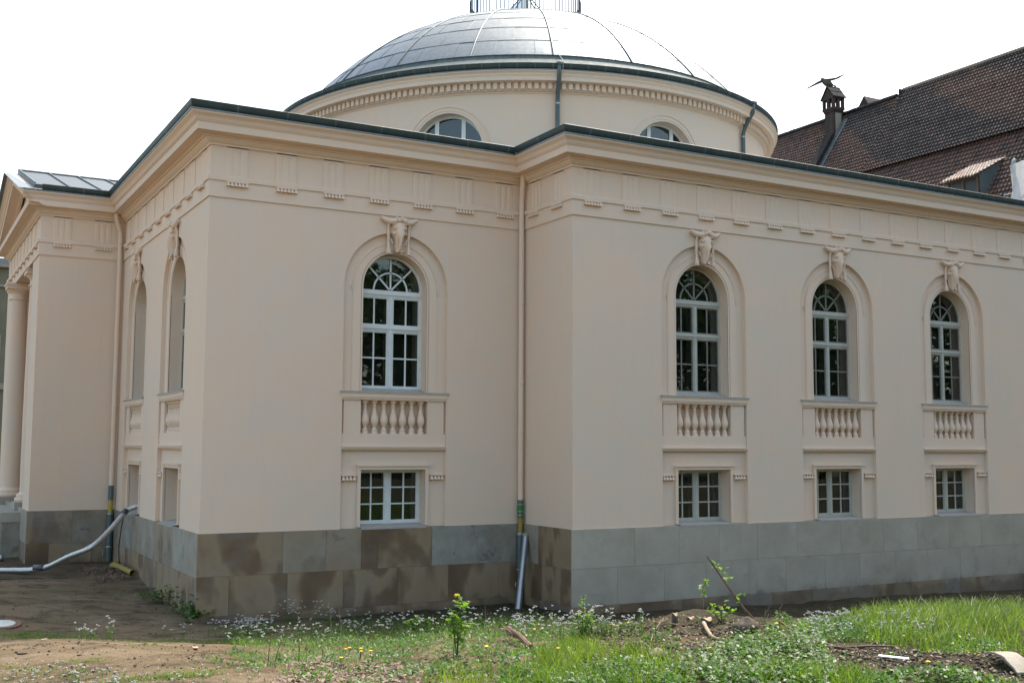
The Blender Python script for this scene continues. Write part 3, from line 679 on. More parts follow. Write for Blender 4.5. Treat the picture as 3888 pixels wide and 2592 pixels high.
# ---- porch columns
def column(cx,cy):
    m=MB(); b=.11
    m.lathe([(.265,b+.26),(.268,2.2),(.255,4.2),(.232,5.93)],cx,cy,36); sh=m.build('column',M['stucco'],BLD,smooth=True,angle=40,recalc=False)
    m=MB(); m.lathe([(.36,b),(.385,b+.03),(.39,b+.07),(.375,b+.11),(.335,b+.125),(.335,b+.135),(.345,b+.15),(.35,b+.175),(.335,b+.205),(.295,b+.215),(.285,b+.235),(.265,b+.26)],cx,cy,36); m.build('column_base',M['trim'],sh,smooth=True,angle=40,recalc=False)
    m=MB(); m.lathe([(.232,5.92),(.27,5.925),(.27,5.96),(.236,5.97),(.236,6.10),(.26,6.11),(.26,6.13),(.28,6.14),(.33,6.20),(.34,6.225)],cx,cy,36)
    m.box(cx-.36,cx+.36,cy-.36,cy+.36,6.225,6.33); m.box(cx-.385,cx+.385,cy-.385,cy+.385,6.33,6.398); m.build('capital',M['trim'],sh,smooth=True,angle=30,recalc=False)
    m=MB(); m.box(cx-.42,cx+.42,cy-.42,cy+.42,-.10,b,None,(.1,.6,.3)); m.build('column_block',M['plinth'],sh,recalc=False,bevel=.01)
for cx,cy in ((-1.74,11.6),(-1.92,15.05)): column(cx,cy)
m=MB(); m.box(-2.55,.4,10.38,15.94,-.35,-.101,None,(.0,.55,.4)); m.build('porch_floor',M['plinth'],BLD,recalc=False)
m=MB()
for k in range(4): m.box(-2.65-.32*(k+1),-2.652-.32*k,11.0,15.3,-2.5,-.35-.22*(k+1)+.22,None,(.3,.1,.1*k))
m.box(-2.5,.3,10.4,15.9,-2.6,-.352,None,(.1,.0,.7)); m.build('porch_steps',M['plinth'],BLD,recalc=False)

# ---- downpipes
def pipe(F,s,o,z0,zl,stands,col_name):
    pp=MB(); pts=[F(s,.46,7.97),F(s,.44,7.85)] if False else []
    pts=[F(s-.09,.20,7.43),F(s-.06,.17,7.25),F(s,o,7.0),F(s,o,z0)]
    pts=[F(s,o,6.95),F(s,o,z0)]
    m=MB(); m.tube(pts,.057,14)
    m.tube([F(s,o,6.95),F(s,o+.005,7.10),F(s-.01,o+.04,7.25),F(s-.03,o+.10,7.42),F(s-.04,o+.12,7.60)],.057,14)
    p=m.build('downpipe',M['trim'],BLD,smooth=True,angle=40,recalc=False)
    m=MB()
    z=5.4
    for z in (4.75,3.0,1.95): m.lathe([(.060,0),(.066,.01),(.066,.045),(.060,.055)],*F(s,o,0)[:2],14,z0=z)
    for z in (6.1,4.0,1.4): m.tube([F(s,0,z),F(s,o,z)],.012,6)
    m.build('pipe_collar',M['trim'],p,smooth=True,angle=30,recalc=False)
    return p
pI=pipe(FS1,6.80,.12,.50,0,None,'')
x,y=FS1(6.80,.12,0)[:2]
def sleeve(name,matn,par,x,y,z0,z1,r,n=16): return MB().lathe([(0,z0),(r,z0),(r,z1),(0,z1)],x,y,n).build(name,M[matn],par,smooth=True,angle=30,recalc=False)
sleeve('grey_sleeve','pipe_grey',pI,x,y,.14,.51,.064); 
for z in (.40,.26,.17): MB().lathe([(.064,0),(.07,.006),(.07,.018),(.064,.024)],x,y,16,z0=z).build('hose_clamp',M['steel'],pI,recalc=False)
sleeve('green_tape','green_band',pI,x,y,.27,.39,.0685); sleeve('green_tape','green_band',pI,x,y,.13,.165,.0685)
sleeve('yellow_sleeve','yellow_dull',pI,x,y,-.22,.135,.056); sleeve('standpipe','pipe_grey',pI,x,y,-1.9,-.17,.085)
MB().lathe([(.09,0),(.096,.01),(.096,.05),(.09,.06)],x,y,16,z0=-.24).build('standpipe_collar',M['steel'],pI,recalc=False); MB().lathe([(.088,0),(.093,.01),(.093,.03),(.088,.04)],x,y,16,z0=-.98).build('standpipe_collar',M['steel'],pI,recalc=False)
m=MB(); m.tube([(x-.085,y-.03,-1.25),(x-.135,y-.05,-1.22),(x-.14,y-.05,-1.3),(x-.09,y-.03,-1.33)],.014,8); m.build('standpipe_ring',M['steel'],pI,smooth=True,angle=30,recalc=False)
JX,JY=-.13,8.79
m=MB(); m.tube([(JX,JY,6.95),(JX,JY,.60)],.057,14); m.tube([(JX,JY,6.95),(JX-.01,JY,7.12),(JX-.05,JY-.03,7.25),(JX-.12,JY-.09,7.42),(JX-.15,JY-.12,7.6)],.057,14)
pJ=m.build('downpipe',M['trim'],BLD,smooth=True,angle=40,recalc=False)
m=MB()
for z in (4.9,2.6): m.lathe([(.060,0),(.066,.01),(.066,.045),(.060,.055)],JX,JY,14,z0=z)
m.build('pipe_collar',M['trim'],pJ,smooth=True,angle=30,recalc=False)
sleeve('grey_sleeve','pipe_grey',pJ,JX,JY,.24,.61,.066); sleeve('yellow_sleeve','yellow',pJ,JX,JY,-.08,.24,.056); sleeve('standpipe','pipe_grey',pJ,JX,JY,-1.8,-.06,.088)
for z in (-.12,-.95): MB().lathe([(.09,0),(.095,.01),(.095,.035),(.09,.045)],JX,JY,16,z0=z).build('standpipe_collar',M['steel'],pJ,recalc=False)
m=MB(); m.tube([(JX-.085,JY-.03,-1.05),(JX-.14,JY-.05,-1.0),(JX-.15,JY-.05,-1.13),(JX-.09,JY-.03,-1.18)],.013,8); m.build('standpipe_ring',M['steel'],pJ,smooth=True,angle=30,recalc=False)

# ---- drum and dome (all measured at k=1, then scaled about the eye height to their distance)
KX=1.045; DX,DY=14.41,13.16
def S(r,z): return (r*KX,1.666+(z-1.666)*KX)
def lat(prof,n=180,a0=0.,a1=2*PI): return MB().lathe([S(r,z) for r,z in prof],DX,DY,n,a0,a1)
WA=[R_(-135+45*k) for k in range(8)]; RW=8.05; RI=1.03; WZ=9.73; ZT=11.27
def drumwall():
    m=MB(); angs=[]
    half=math.asin(RI/RW)
    for k in range(8):
        for i in range(0,21): angs.append(WA[k]-half+2*half*i/20)
        for i in range(1,14): angs.append(WA[k]+half+(R_(45)-2*half)*i/14)
    n=len(angs); zb=5.8
    def zlo(a,k):
        d=RW*sin(a-WA[k]); return WZ+math.sqrt(max(RI*RI-d*d,0))
    for i in range(n):
        a,b=angs[i],angs[(i+1)%n]; 
        if i==n-1: b+=2*PI
        k=i//34; j=i%34
        P=lambda t,z,r=RW:(DX+S(r,z)[0]*cos(t),DY+S(r,z)[0]*sin(t),S(r,z)[1])
        if j<20:
            za,zb_=zlo(a,k),zlo(b,k)
            m.add([P(a,za),P(b,zb_),P(b,ZT),P(a,ZT)],[(0,1,2,3)])
            m.add([P(a,za),P(b,zb_),P(b,zb_,RW-.30),P(a,za,RW-.30)],[(0,1,2,3)])
            m.add([P(a,zb),P(b,zb),P(b,WZ-.3),P(a,WZ-.3)],[(0,1,2,3)]); m.add([P(a,WZ-.3),P(b,WZ-.3),P(b,WZ-.3,RW-.3),P(a,WZ-.3,RW-.3)],[(0,1,2,3)])
            for (a_,b_) in ((a,b),):
                pass
            if j in (0,19):
                t=a if j==0 else b; m.add([P(t,WZ-.3),P(t,WZ),P(t,WZ,RW-.3),P(t,WZ-.3,RW-.3)],[(0,1,2,3)])
        else: m.add([P(a,zb),P(b,zb),P(b,ZT),P(a,ZT)],[(0,1,2,3)])
    return m
dm=drumwall().build('drum',M['stucco'],BLD,recalc=False)
lat([(8.05,11.23),(8.075,11.24),(8.075,11.265),(8.10,11.275),(8.13,11.29),(8.15,11.29),(8.15,11.49),(8.25,11.49),(8.25,11.505),(8.36,11.515),(8.36,11.505),(8.385,11.505),(8.388,11.615),(8.40,11.62),(8.40,11.64),(8.412,11.65),(8.42,11.69),(8.445,11.72),(8.475,11.735),(8.48,11.77),(8.3,11.78)],220).build('drum_cornice',M['trim'],dm,smooth=True,angle=28,recalc=False)
m=MB(); ND=276
for k in range(ND):
    a=2*PI*k/ND; w_=2*PI/ND*.30; vs=[]
    for t in (a-w_,a+w_):
        for r in (8.14,8.235):
            for z in (11.315,11.485): q=S(r,z); vs.append((DX+q[0]*cos(t),DY+q[0]*sin(t),q[1]))
    m.add(vs,[(0,1,3,2),(4,6,7,5),(0,4,5,1),(2,3,7,6),(0,2,6,4),(1,5,7,3)])
m.build('dentil_band',M['trim'],dm,recalc=False)
gp_=[(8.33,11.95)]+[(8.415-.085*cos(PI*i/8),11.93-.125*sin(PI*i/8)) for i in range(9)]+[(8.508,11.95),(8.492,11.955),(8.49,11.93)]
lat([(8.48,11.762),(8.492,11.762),(8.492,11.785),(8.3,11.82)],200).build('drum_flashing',M['flash'],dm,recalc=False)
dg=lat(gp_,200).build('drum_gutter',M['gutter'],BLD,smooth=True,angle=40,recalc=False)
m=MB()
for k in range(110):
    a=2*PI*k/110; q=[S(8.415-.089*cos(PI*i/6),11.93-.13*sin(PI*i/6)) for i in range(7)]
    m.add([(DX+r*cos(t),DY+r*sin(t),z) for t in (a,a+.0032) for r,z in q],[(i,i+1,i+8,i+7) for i in range(6)])
dg.data.materials.append(M['pipe_grey']); _bm=bmesh.new(); _bm.from_mesh(dg.data)
_vs=[_bm.verts.new(v) for v in m.v]
for f in m.f: _f=_bm.faces.new([_vs[i] for i in f]); _f.material_index=1
_bm.to_mesh(dg.data); _bm.free()
lat([(8.34,11.93),(8.30,11.95),(7.66,12.36),(7.60,12.47),(7.62,12.475),(7.62,12.49),(7.5,12.50)],200).build('dome_skirt',M['band'],BLD,smooth=True,angle=30,recalc=False)
# dome shell out of sheet panels
DZ,DS=6.5,9.6
RINGZ=[12.47,13.15,13.79,14.335,14.80,15.17,15.47,15.70,15.87,16.02]
def dpt(a,z,dr=0.):
    r=math.sqrt(max(DS*DS-(z-DZ)**2,0)); n=Vector((r,z-DZ)).normalized(); q=S(r+n.x*dr,z+n.y*dr); return (DX+q[0]*cos(a),DY+q[0]*sin(a),q[1])
m=MB(); rg=random.Random(5); RIBS=[R_(-113.4+18*k) for k in range(20)]
seams=MB()
for i,(z0,z1) in enumerate(zip(RINGZ[:-1],RINGZ[1:])):
    for k in range(20):
        a0=RIBS[k]; js=[0,1] if i>6 else ([0,.5,1] if i%2 else [0,.28,.78,1]) if i<4 else [0,.55,1]
        for j0,j1 in zip(js[:-1],js[1:]):
            t0=a0+R_(18)*j0; t1=a0+R_(18)*j1; v=rg.uniform(.88,1.06); col=(v*rg.uniform(.97,1.0),v,v*rg.uniform(1.,1.03)); nn=max(2,int((t1-t0)/R_(1.5))); dr0=rg.uniform(-.004,.004)
            nz=4
            for a in range(nn):
                for b in range(nz):
                    A0=t0+(t1-t0)*a/nn; A1=t0+(t1-t0)*(a+1)/nn; Z0=z0+(z1-z0)*b/nz; Z1=z0+(z1-z0)*(b+1)/nz
                    m.add([dpt(A0,Z0,dr0),dpt(A1,Z0,dr0),dpt(A1,Z1,dr0),dpt(A0,Z1,dr0)],[(0,1,2,3)],col)
            if j0>0: 
                p=[dpt(t0,z0+(z1-z0)*q/3,.006) for q in range(4)]; seams.tube(p,.006,4,False)
    for k in range(20):
        a0=RIBS[k]; seams.tube([dpt(a0+R_(18)*q/12,z0+.002,.004) for q in range(13)],.008,4,False)
bmv=m; dome=m.build('dome',M['dome'],BLD,recalc=False,smooth=True)
seams.build('seam',M['pipe_grey'],dome,smooth=True,recalc=False)
rb=MB()
for k in range(20): rb.tube([dpt(RIBS[k],12.5+(16.0-12.5)*q/22,.012) for q in range(23)],.024,6,False)
rb.build('rib',M['pipe_grey'],dome,smooth=True,recalc=False)
cap_=MB(); cap_.lathe([S(math.sqrt(DS*DS-(16.02-DZ)**2)+.02,16.03),S(1.3,16.06),S(.1,16.1)],DX,DY,48); cap_.build('dome_crown',M['dome'],dome,recalc=False)
# crown railing
rz=16.01; rr=1.93
def rp(a,z,r=rr): q=S(r,z); return (DX+q[0]*cos(a),DY+q[0]*sin(a),q[1])
m=MB(); NBR=82
m.tube([rp(2*PI*k/96,rz+.0) for k in range(97)],.016,5,False); m.tube([rp(2*PI*k/96,rz+.95) for k in range(97)],.022,5,False)
rail=m.build('crown_railing',M['iron'],BLD,recalc=False)
m=MB()
for k in range(NBR):
    a=2*PI*k/NBR; m.tube([rp(a,rz+.09),rp(a,rz+.95)],.020,5,False)
    if k%1==0: m.tube([rp(a+2*PI/NBR*(.5-.5*cos(PI*q/6)),rz+.09-.075*sin(PI*q/6)) for q in range(7)],.017,4,False)
tag(m.build('baluster_rods',M['iron'],rail,recalc=False),kind=None)
m=MB()
for k in range(6): m.tube([rp(2*PI*k/6+.05,rz-.05),rp(2*PI*k/6+.05,rz+1.0)],.024,6)
m.build('post',M['iron'],rail,recalc=False)
m=MB(); NG=12
sk=simple('skylight_glass',(.35,.45,.52),.12,0.,None,spec=.8)
for k in range(NG):
    a,b=2*PI*k/NG,2*PI*(k+1)/NG; m.add([rp(a,16.13,1.08),rp(b,16.13,1.08),rp(0,17.4,.0)],[(0,1,2)])
skl=m.build('skylight',sk,BLD,recalc=False)
m=MB()
for k in range(NG): m.tube([rp(2*PI*k/NG,16.13,1.09),rp(0,17.42,0)],.016,5)
m.tube([rp(2*PI*k/24,16.11,1.10) for k in range(25)],.03,6,False); m.build('skylight_frame',M['pipe_grey'],skl,recalc=False)
# drum windows
for k in range(8):
    a=WA[k]; q=S(RW,WZ); rad=q[0]; z0=q[1]; K=KX
    F=Fac(DX+rad*cos(a)-(-sin(a))*0,DY+rad*sin(a),-sin(a),cos(a),1.)  # s tangential, outward radial
    m=MB(); D=-.30
    arcband(m,F,0,z0,RI*K-.07,RI*K+.01,D-.06,D+.01,n=30)
    m.box(-RI*K,RI*K,D-.06,D+.01,z0-.33,z0-.24,F)
    for sx in (-.39*K,.39*K):
        h=math.sqrt((RI*K)**2-sx*sx)-.03; m.box(sx-.062,sx+.062,D-.05,D+.014,z0-.25,z0+h,F)
    m.box(-RI*K,-RI*K+.06,D-.05,D,z0-.25,z0,F); m.box(RI*K-.06,RI*K,D-.05,D,z0-.25,z0,F)
    wn=m.build('drum_window',M['white_frame'],BLD,recalc=False)
    p=MB(); p.poly([arch(0,RI*K,z0-.3,z0,24)],F.pl(D-.02)); p.build('pane',M['glass'],wn,recalc=False)
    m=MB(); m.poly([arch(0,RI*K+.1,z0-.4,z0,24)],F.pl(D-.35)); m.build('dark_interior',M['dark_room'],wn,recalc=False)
    # curved archivolt following the drum
    m=MB()
    def cyl(s,z,r): t=a+s/RW; qq=S(r,z); return (DX+qq[0]*cos(t),DY+qq[0]*sin(t),qq[1])
    for (r0,r1,oo) in ((RI,RI+.05,.006),(RI+.05,RI+.06,-.004),(RI+.06,RI+.155,.014),(RI+.155,RI+.175,.034),(RI+.175,RI+.19,.02)):
        vs=[]; n=36
        for i in range(n+1):
            t=PI*i/n
            for r,o in ((r0,-.02),(r0,oo),(r1,oo),(r1,-.02)): vs.append(cyl(r*cos(t),WZ+r*sin(t),RW+o))
        m.add(vs,[(4*i+j,4*i+(j+1)%4,4*i+4+(j+1)%4,4*i+4+j) for i in range(n) for j in range(4)])
    m.build('drum_window_surround',M['trim'],wn,recalc=False)
# drum downpipes
for az in (-113.3,-65.6,114.4,66.7):
    a=R_(az); P=lambda r,z:(DX+S(r,z)[0]*cos(a),DY+S(r,z)[0]*sin(a),S(r,z)[1])
    m=MB(); m.tube([P(8.47,11.93),P(8.47,11.75),P(8.45,11.63),P(8.30,11.40),P(8.20,11.24),P(8.145,11.10),P(8.135,10.95),P(8.135,7.2)],.062,12)
    p=m.build('drum_downpipe',M['pipe_grey'],BLD,smooth=True,angle=50,recalc=False)
    m=MB(); m.lathe([(.066,0),(.072,.01),(.072,.04),(.066,.05)],*P(8.135,0)[:2],12,z0=S(0,10.92)[1]); m.tube([P(8.05,10.93),P(8.14,10.93)],.012,6); m.build('pipe_collar',M['steel'],p,recalc=False)
    m=MB(); q=P(8.47,11.93); m.box(q[0]-.09,q[0]+.09,q[1]-.09,q[1]+.09,q[2]-.02,q[2]+.04); m.build('gutter_outlet',M['pipe_grey'],p,recalc=False)
# lightning conductor wires
m=MB(); m.tube([dpt(R_(-112.6),12.5,.05),dpt(R_(-112.6),12.45,.12),(DX+S(8.5,12)[0]*cos(R_(-112.6)),DY+S(8.5,12)[0]*sin(R_(-112.6)),S(8.5,12.02)[1]),(DX+S(8.52,11.7)[0]*cos(R_(-112.7)),DY+S(8.52,11.7)[0]*sin(R_(-112.7)),S(8.5,11.75)[1])],.008,5)
m.tube([(6.75,-.30,8.10),(6.62,-.42,8.16),(6.48,-.50,8.09),(6.43,-.52,7.97),(6.42,-.50,7.90)],.009,5)
m.tube([(6.87,-.18,0.2),(6.90,-.2,-.4),(6.93,-.22,-1.0),(6.90,-.24,-1.5)],.006,5); m.build('lightning_wire',M['steel'],BLD,recalc=False)

# ------------------------------------------------------------------ the tiled house behind on the right
HOUSE=thing('tiled_house','old house behind on the right under a steep dark red pantile roof','house',(0,0,0))
X0=45.; Zr=21.85; SL=1.494; SN=Vector((-SL,0,1)).normalized()
def tiles(name,xa,za,zb,y0,y1,sl,par,dark,seed,dy=.20,row=.276,lift=.0,palette=0,dirx=1,skip=None):
    """rows of pantiles on a plane falling towards -x from (xa,za) down to height zb"""
    ln=math.hypot(1,sl); L=(za-zb)*ln/sl; n=int(L/row)+1; cnt=int((y1-y0)/dy); sub=5
    ca,sa=1/ln,sl/ln; nx,nz=-sa,ca; V=[];Fc=[];C=[]
    rs=np.random.RandomState(seed)
    ys=y0+np.arange(cnt*sub+1)*dy/sub; wave=.045*np.sin(np.arange(cnt*sub+1)*2*PI/sub); wave=wave+.012*np.sin(np.arange(cnt*sub+1)*4*PI/sub+1)
    yc=y0+(np.arange(cnt)+.5)*dy
    for r in range(n):
        t0=r*row; t1=min((r+1)*row+.03,L+.05); b=len(V)
        sag=.05*(vnoise(ys*.35,np.full(len(ys),r*.45),1.,seed+7)-.5)+.016*(rs.rand(len(ys))-.5)
        for t,h in ((t0,.0),(t1,.055),(t1,.02)):
            x=xa-ca*(t+sag*.6)+nx*(h+lift+wave+sag*.5); z=za-sa*(t+sag*.6)+nz*(h+lift+wave+sag*.5)
            V.extend(zip(x.tolist(),ys.tolist(),z.tolist()))
        m_=cnt*sub+1
        red=vnoise(yc*.22+.35*t0,np.full(cnt,t0)*.16,1.,seed)+.3*vnoise(yc*.8+1.2*t0*.5,np.full(cnt,t0)*.4,1.,seed+3)
        red=np.clip((red-dark)*5,0,1)
        tone=rs.uniform(.75,1.15,cnt); pick=np.clip(red+rs.uniform(-.35,.35,cnt),0,1)
        for k in range(cnt):
            if rs.rand()<.05: pick[k]=1-pick[k]
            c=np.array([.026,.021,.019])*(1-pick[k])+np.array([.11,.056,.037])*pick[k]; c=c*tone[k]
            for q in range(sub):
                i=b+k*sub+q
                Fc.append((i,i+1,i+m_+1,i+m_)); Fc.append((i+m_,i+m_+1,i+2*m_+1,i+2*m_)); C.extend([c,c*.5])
    m=MB(); m.v=V; m.f=Fc; m.c=[tuple(c) for c in C]; return m.build(name,M['tile'],par,recalc=False)
YH0,YH1=-6.,62.
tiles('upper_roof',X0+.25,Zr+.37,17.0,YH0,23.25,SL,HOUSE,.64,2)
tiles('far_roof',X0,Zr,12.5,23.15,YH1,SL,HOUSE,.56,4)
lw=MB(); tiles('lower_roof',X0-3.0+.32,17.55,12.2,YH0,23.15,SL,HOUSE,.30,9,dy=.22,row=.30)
m=MB()
hw=MB(); hw.box(39.2,60,YH0+.3,YH1-.3,-2,12.6); hw.add([(39.2,YH0+.3,12.6),(60,YH0+.3,12.6),(X0+.2,YH0+.3,Zr+.2)],[(0,1,2)]); hw.add([(39.2,YH1-.3,12.6),(60,YH1-.3,12.6),(X0+.2,YH1-.3,Zr)],[(0,1,2)])
hw.build('wall',M['stucco'],HOUSE,recalc=False)
m.add([(X0+.2,YH0,Zr+.36),(X0+.2,YH1,Zr+.0),(60.5,YH1,11.9),(60.5,YH0,11.9)],[(0,1,2,3)]); m.build('back_roof',M['tile'],HOUSE,recalc=False)
m=MB(); m.tube([(X0+.25,YH0,Zr+.42),(X0+.25,23.15,Zr+.42)],.10,8); m.build('ridge_flashing',M['concrete'],HOUSE,recalc=False)
m=MB(); 
y=23.4
while y<YH1: m.tube([(X0+.0,y,Zr+.05+.04*random.random()),(X0,y+.42,Zr+.07)],.15,8); y+=.40
m.build('ridge_tiles',M['tile'],HOUSE,recalc=False)
m=MB()
for q in (0,):
    a=[(X0+.3,23.15,Zr+.45),(X0-12,23.15,Zr+.45-12.3*SL),(X0-12,23.15,Zr-12.3*SL-.3),(X0+.3,23.15,Zr-.2)]
m.box(X0-.1,X0+.3,23.1,23.2,Zr-.1,Zr+.40); m.build('step_flashing',M['brick'],HOUSE,recalc=False)
# parapet wall running down the slope under the chimney
def on(y,t,h):
    ln=math.hypot(1,SL); return (X0-t/ln-SL/ln*h,y,Zr-t*SL/ln+h/ln)
m=MB(); ys_=(27.05,27.75)
m.add([on(y,t,h) for y in ys_ for t,h in ((2.0,0),(2.0,.42),(9.8,.42),(9.8,0))],[(0,1,2,3),(4,7,6,5),(1,5,6,2),(0,4,5,1)])
m.build('parapet',M['lead'],HOUSE,recalc=False)
m=MB(); m.add([on(y,t,h) for y,h in ((26.86,.08),(27.04,.12),(27.04,.20),(27.0,.20)) for t in (.6,9.8)],[(0,1,3,2),(2,3,5,4),(4,5,7,6)]); m.build('parapet_flashing',M['flash'],HOUSE,recalc=False)
# chimney
CHX,CHY=44.35,27.75
def T2(x,y,z):
    c,s_=cos(R_(-4)),sin(R_(-4)); return (CHX+c*x-s_*y,CHY+s_*x+c*y,z)
m=MB(); m.box(-.34,.34,-.40,.40,19.,21.95,T2); ch=m.build('chimney',M['brick'],HOUSE,recalc=False)
m=MB(); m.box(-.40,.40,-.45,.45,21.95,22.06,T2); m.box(-.45,.45,-.50,.50,22.06,22.20,T2)
for x0_,x1_ in ((-.44,-.27),(-.09,.09),(.27,.44)):
    for y0_,y1_ in ((-.49,-.34),(-.10,.10),(.34,.49)):
        if x0_==-.09 and y0_==-.10: continue
        m.box(x0_,x1_,y0_,y1_,22.20,22.72,T2)
m.box(-.45,.45,-.50,.50,22.72,22.86,T2)
m.add([T2(x,y,22.86) for x in (-.44,.44) for y in (-.50,.50)]+[T2(-.44,0,23.45),T2(.44,0,23.45)],[(0,1,4),(2,5,3)])
m.build('chimney_head',M['brick'],ch,recalc=False)
m=MB()
for sg in (-1,1):
    for k in range(2):
        y0_,y1_=sg*.60*k/2,sg*.60*(k+1)/2; z0_,z1_=23.52-.72*k/2-.03*k,23.52-.72*(k+1)/2-.03*k
        m.add([T2(x,y,z+o) for y,z in ((y0_,z0_),(y1_,z1_)) for x in (-.50,.50) for o in (0,.07)],[(1,3,7,5),(0,2,6,4),(0,1,5,4),(2,3,7,6),(4,5,7,6)],(.035,.042,.04))
for k in range(6): m.tube([T2(-.5+.17*k,0,23.54),T2(-.34+.17*k,0,23.57)],.055,6,col=(.04,.04,.038))
m.build('chimney_roof',M['lead'],ch,recalc=False)
m=MB(); m.box(-.22,.22,-.425,-.395,20.6,21.85,T2); m.build('white_plaster_panel',M['concrete'],ch,recalc=False)
m=MB(); m.tube([T2(.42,-.1,22.8),T2(.42,-.1,24.75)],.010,5); m.build('lightning_rod',M['steel'],ch,recalc=False)
m=MB(); m.add([(45.3,26.9,21.9),(45.3,25.7,21.9),(45.3,26.2,22.75),(47,26.9,21.9),(47,25.7,21.9),(47,26.2,22.75)],[(0,1,2),(3,5,4),(0,2,5,3),(1,4,5,2)]); m.build('roof_gablet',M['brick'],HOUSE,recalc=False)
# dormer
dz=lambda x:Zr+.2-(X0-x)*SL-.35
xe=38.75
m=MB(); cnt=11
def drf(y,t,h): # dormer roof: t 0 (eave) ..1
    x=xe+t*2.45; z=14.38+t*1.22+h; return (x,y,z)
YA,YB=13.30,15.35
V=[]; rs=random.Random(4); 
for r in range(9):
    for k in range(12):
        y0_=YA+(YB-YA)*k/12; y1_=YA+(YB-YA)*(k+1)/12; c=rs.choice([(.26,.15,.11),(.20,.10,.07),(.34,.27,.22),(.15,.08,.06)])
        t0=r/9; t1=(r+1)/9
        for q in range(4):
            a=y0_+(y1_-y0_)*q/4; b=y0_+(y1_-y0_)*(q+1)/4; wa=.04*sin(2*PI*q/4); wb=.04*sin(2*PI*(q+1)/4)
            m.add([drf(a,t0,.08+wa),drf(b,t0,.08+wb),drf(b,t1+.01,.03+wb),drf(a,t1+.01,.03+wa),drf(a,t0,wa),drf(b,t0,wb)],[(0,1,2,3),(0,1,5,4)],c)
dr=m.build('dormer_roof',M['tile'],HOUSE,recalc=False)
xf=xe+.35
m=MB()
for y in (YA+.12,YB-.12): m.add([(xf,y,12.2),(xf,y,14.52),(xe+2.4,y,15.55),(xe+2.4,y,15.2)],[(0,1,2,3)])
m.add([(xf,YA+.12,14.4),(xf,YB-.12,14.4),(xf,YB-.12,14.6),(xf,YA+.12,14.6)],[(0,1,2,3)])
m.build('dormer_cheek',M['band'],dr,recalc=False)
m=MB(); m.box(xf-.03,xf+.05,YA+.12,YB-.12,12.6,12.8); 
for y in (YA+.12,YA+.95,YB-.24): m.box(xf-.03,xf+.05,y,y+.12,12.8,14.4)
m.box(xf-.04,xf+.05,YA+.12,YB-.12,14.32,14.42); dw=m.build('dormer_window',M['bark'],dr,recalc=False)
MB().add([(xf+.03,YA+.12,12.7),(xf+.03,YB-.12,12.7),(xf+.03,YB-.12,14.4),(xf+.03,YA+.12,14.4)],[(0,1,2,3)]).build('pane',simple('dark_pane_glass',(.02,.025,.028),.45),dw,recalc=False)  # dark look without sky reflection is put into the colour and roughness
MB().box(xf+.1,xf+1.5,YA+.2,YB-.2,12.3,14.4).build('dark_interior',M['dark_room'],dw,recalc=False)

# ------------------------------------------------------------------ sheeted scaffold at the right edge
SCF=thing('sheeted_scaffold','white plastic sheet wrapped round a scaffold in front of the tiled roof','scaffold',(0,0,0))
bx,by,bz=38.0,10.78,14.20
m=MB(); ny,nz=60,30; V=[];
def sh(y,z,side=0):
    return .10*sin(y*4.1+1.3*sin(z*.9))+.06*sin(y*9.3+z*1.7)+.05*sin(z*3.1+y)
vs=[];fs=[]
for j in range(nz+1):
    for i in range(ny+1):
        y=by-i*.13; z=bz-j*.30; vs.append((bx+sh(y,z)+.04*j*.1*sin(i*.5),y+(.06*sin(z*2.2)-(.02*j if False else 0) if i==0 else 0)+.10*min(j,8)*.12*(1 if i<3 else 0),z+.05*sin(i*.35)*(1 if j==0 else 0)))
fs=[(j*(ny+1)+i,j*(ny+1)+i+1,(j+1)*(ny+1)+i+1,(j+1)*(ny+1)+i) for j in range(nz) for i in range(ny)]
m.add(vs,fs)
n0=len(m.v); vs=[]
for j in range(nz+1):
    for i in range(9):
        z=bz-j*.3; vs.append((bx+.0+i*.25+ (sh(by,z) if i==0 else 0),by+.05*sin(i*2+z),z))
m.add(vs,[(j*9+i,j*9+i+1,(j+1)*9+i+1,(j+1)*9+i) for j in range(nz) for i in range(8)])
m.build('sheet',M['sheet'],SCF,smooth=True)
for y in (by,by-2.5,by-5,by-7.5):
    for x in (bx+.12,bx+1.9): MB().tube([(x,y-.02,-1.6),(x,y-.02,bz+(.22 if y==by and x<bx+1 else 0.02))],.05,8).build('scaffold_pole',M['steel'],SCF)
m=MB(); 
for k in range(7): m.tube([(bx+.05+.03*sin(k*2.2),by-.02+.05*cos(k*1.7),bz-.25+.07*k),(bx+.08,by-.02,bz-.17+.07*k)],[.10,.08],7)
m.build('sheet_knot',M['sheet'],SCF,smooth=True)
for z in (bz-1.25,bz-2.95): MB().tube([(bx+.1,by+.55,z),(bx+.1,by-7.6,z)],.035,7).build('scaffold_pole',M['steel'],SCF)

# ------------------------------------------------------------------ building far left
FLB=thing('far_building','olive grey building with a pale roof edge far behind the porch columns','building',(0,0,0))
m=MB(); m.box(-22,1.9,60,75,-2,13.3); m.build('wall',simple('olive_render',(.13,.125,.08),.9,0,(.17,.16,.11),.6),FLB)
m=MB(); m.box(-22.3,2.2,59.6,75.3,13.3,13.5); m.box(-22.2,2.1,59.8,75.2,12.0,12.15); m.build('cornice',M['concrete'],FLB)
m=MB(); m.box(-22.2,2.1,59.7,75.2,13.5,13.9); m.build('roof',M['flash'],FLB)
for k in range(7):
    for z in (2.2,6.6):
        x=-20+3.3*k; f=MB(); f.box(x,x+1.3,59.93,60.02,z,z+2.2); f=f.build('window',M['concrete'],FLB); MB().box(x+.12,x+1.18,59.91,59.94,z+.12,z+2.08).build('pane',M['dark_room'],f)
m=MB(); m.box(-22.1,2.,59.75,60.05,5.2,5.6); m.build('string_course',M['concrete'],FLB)

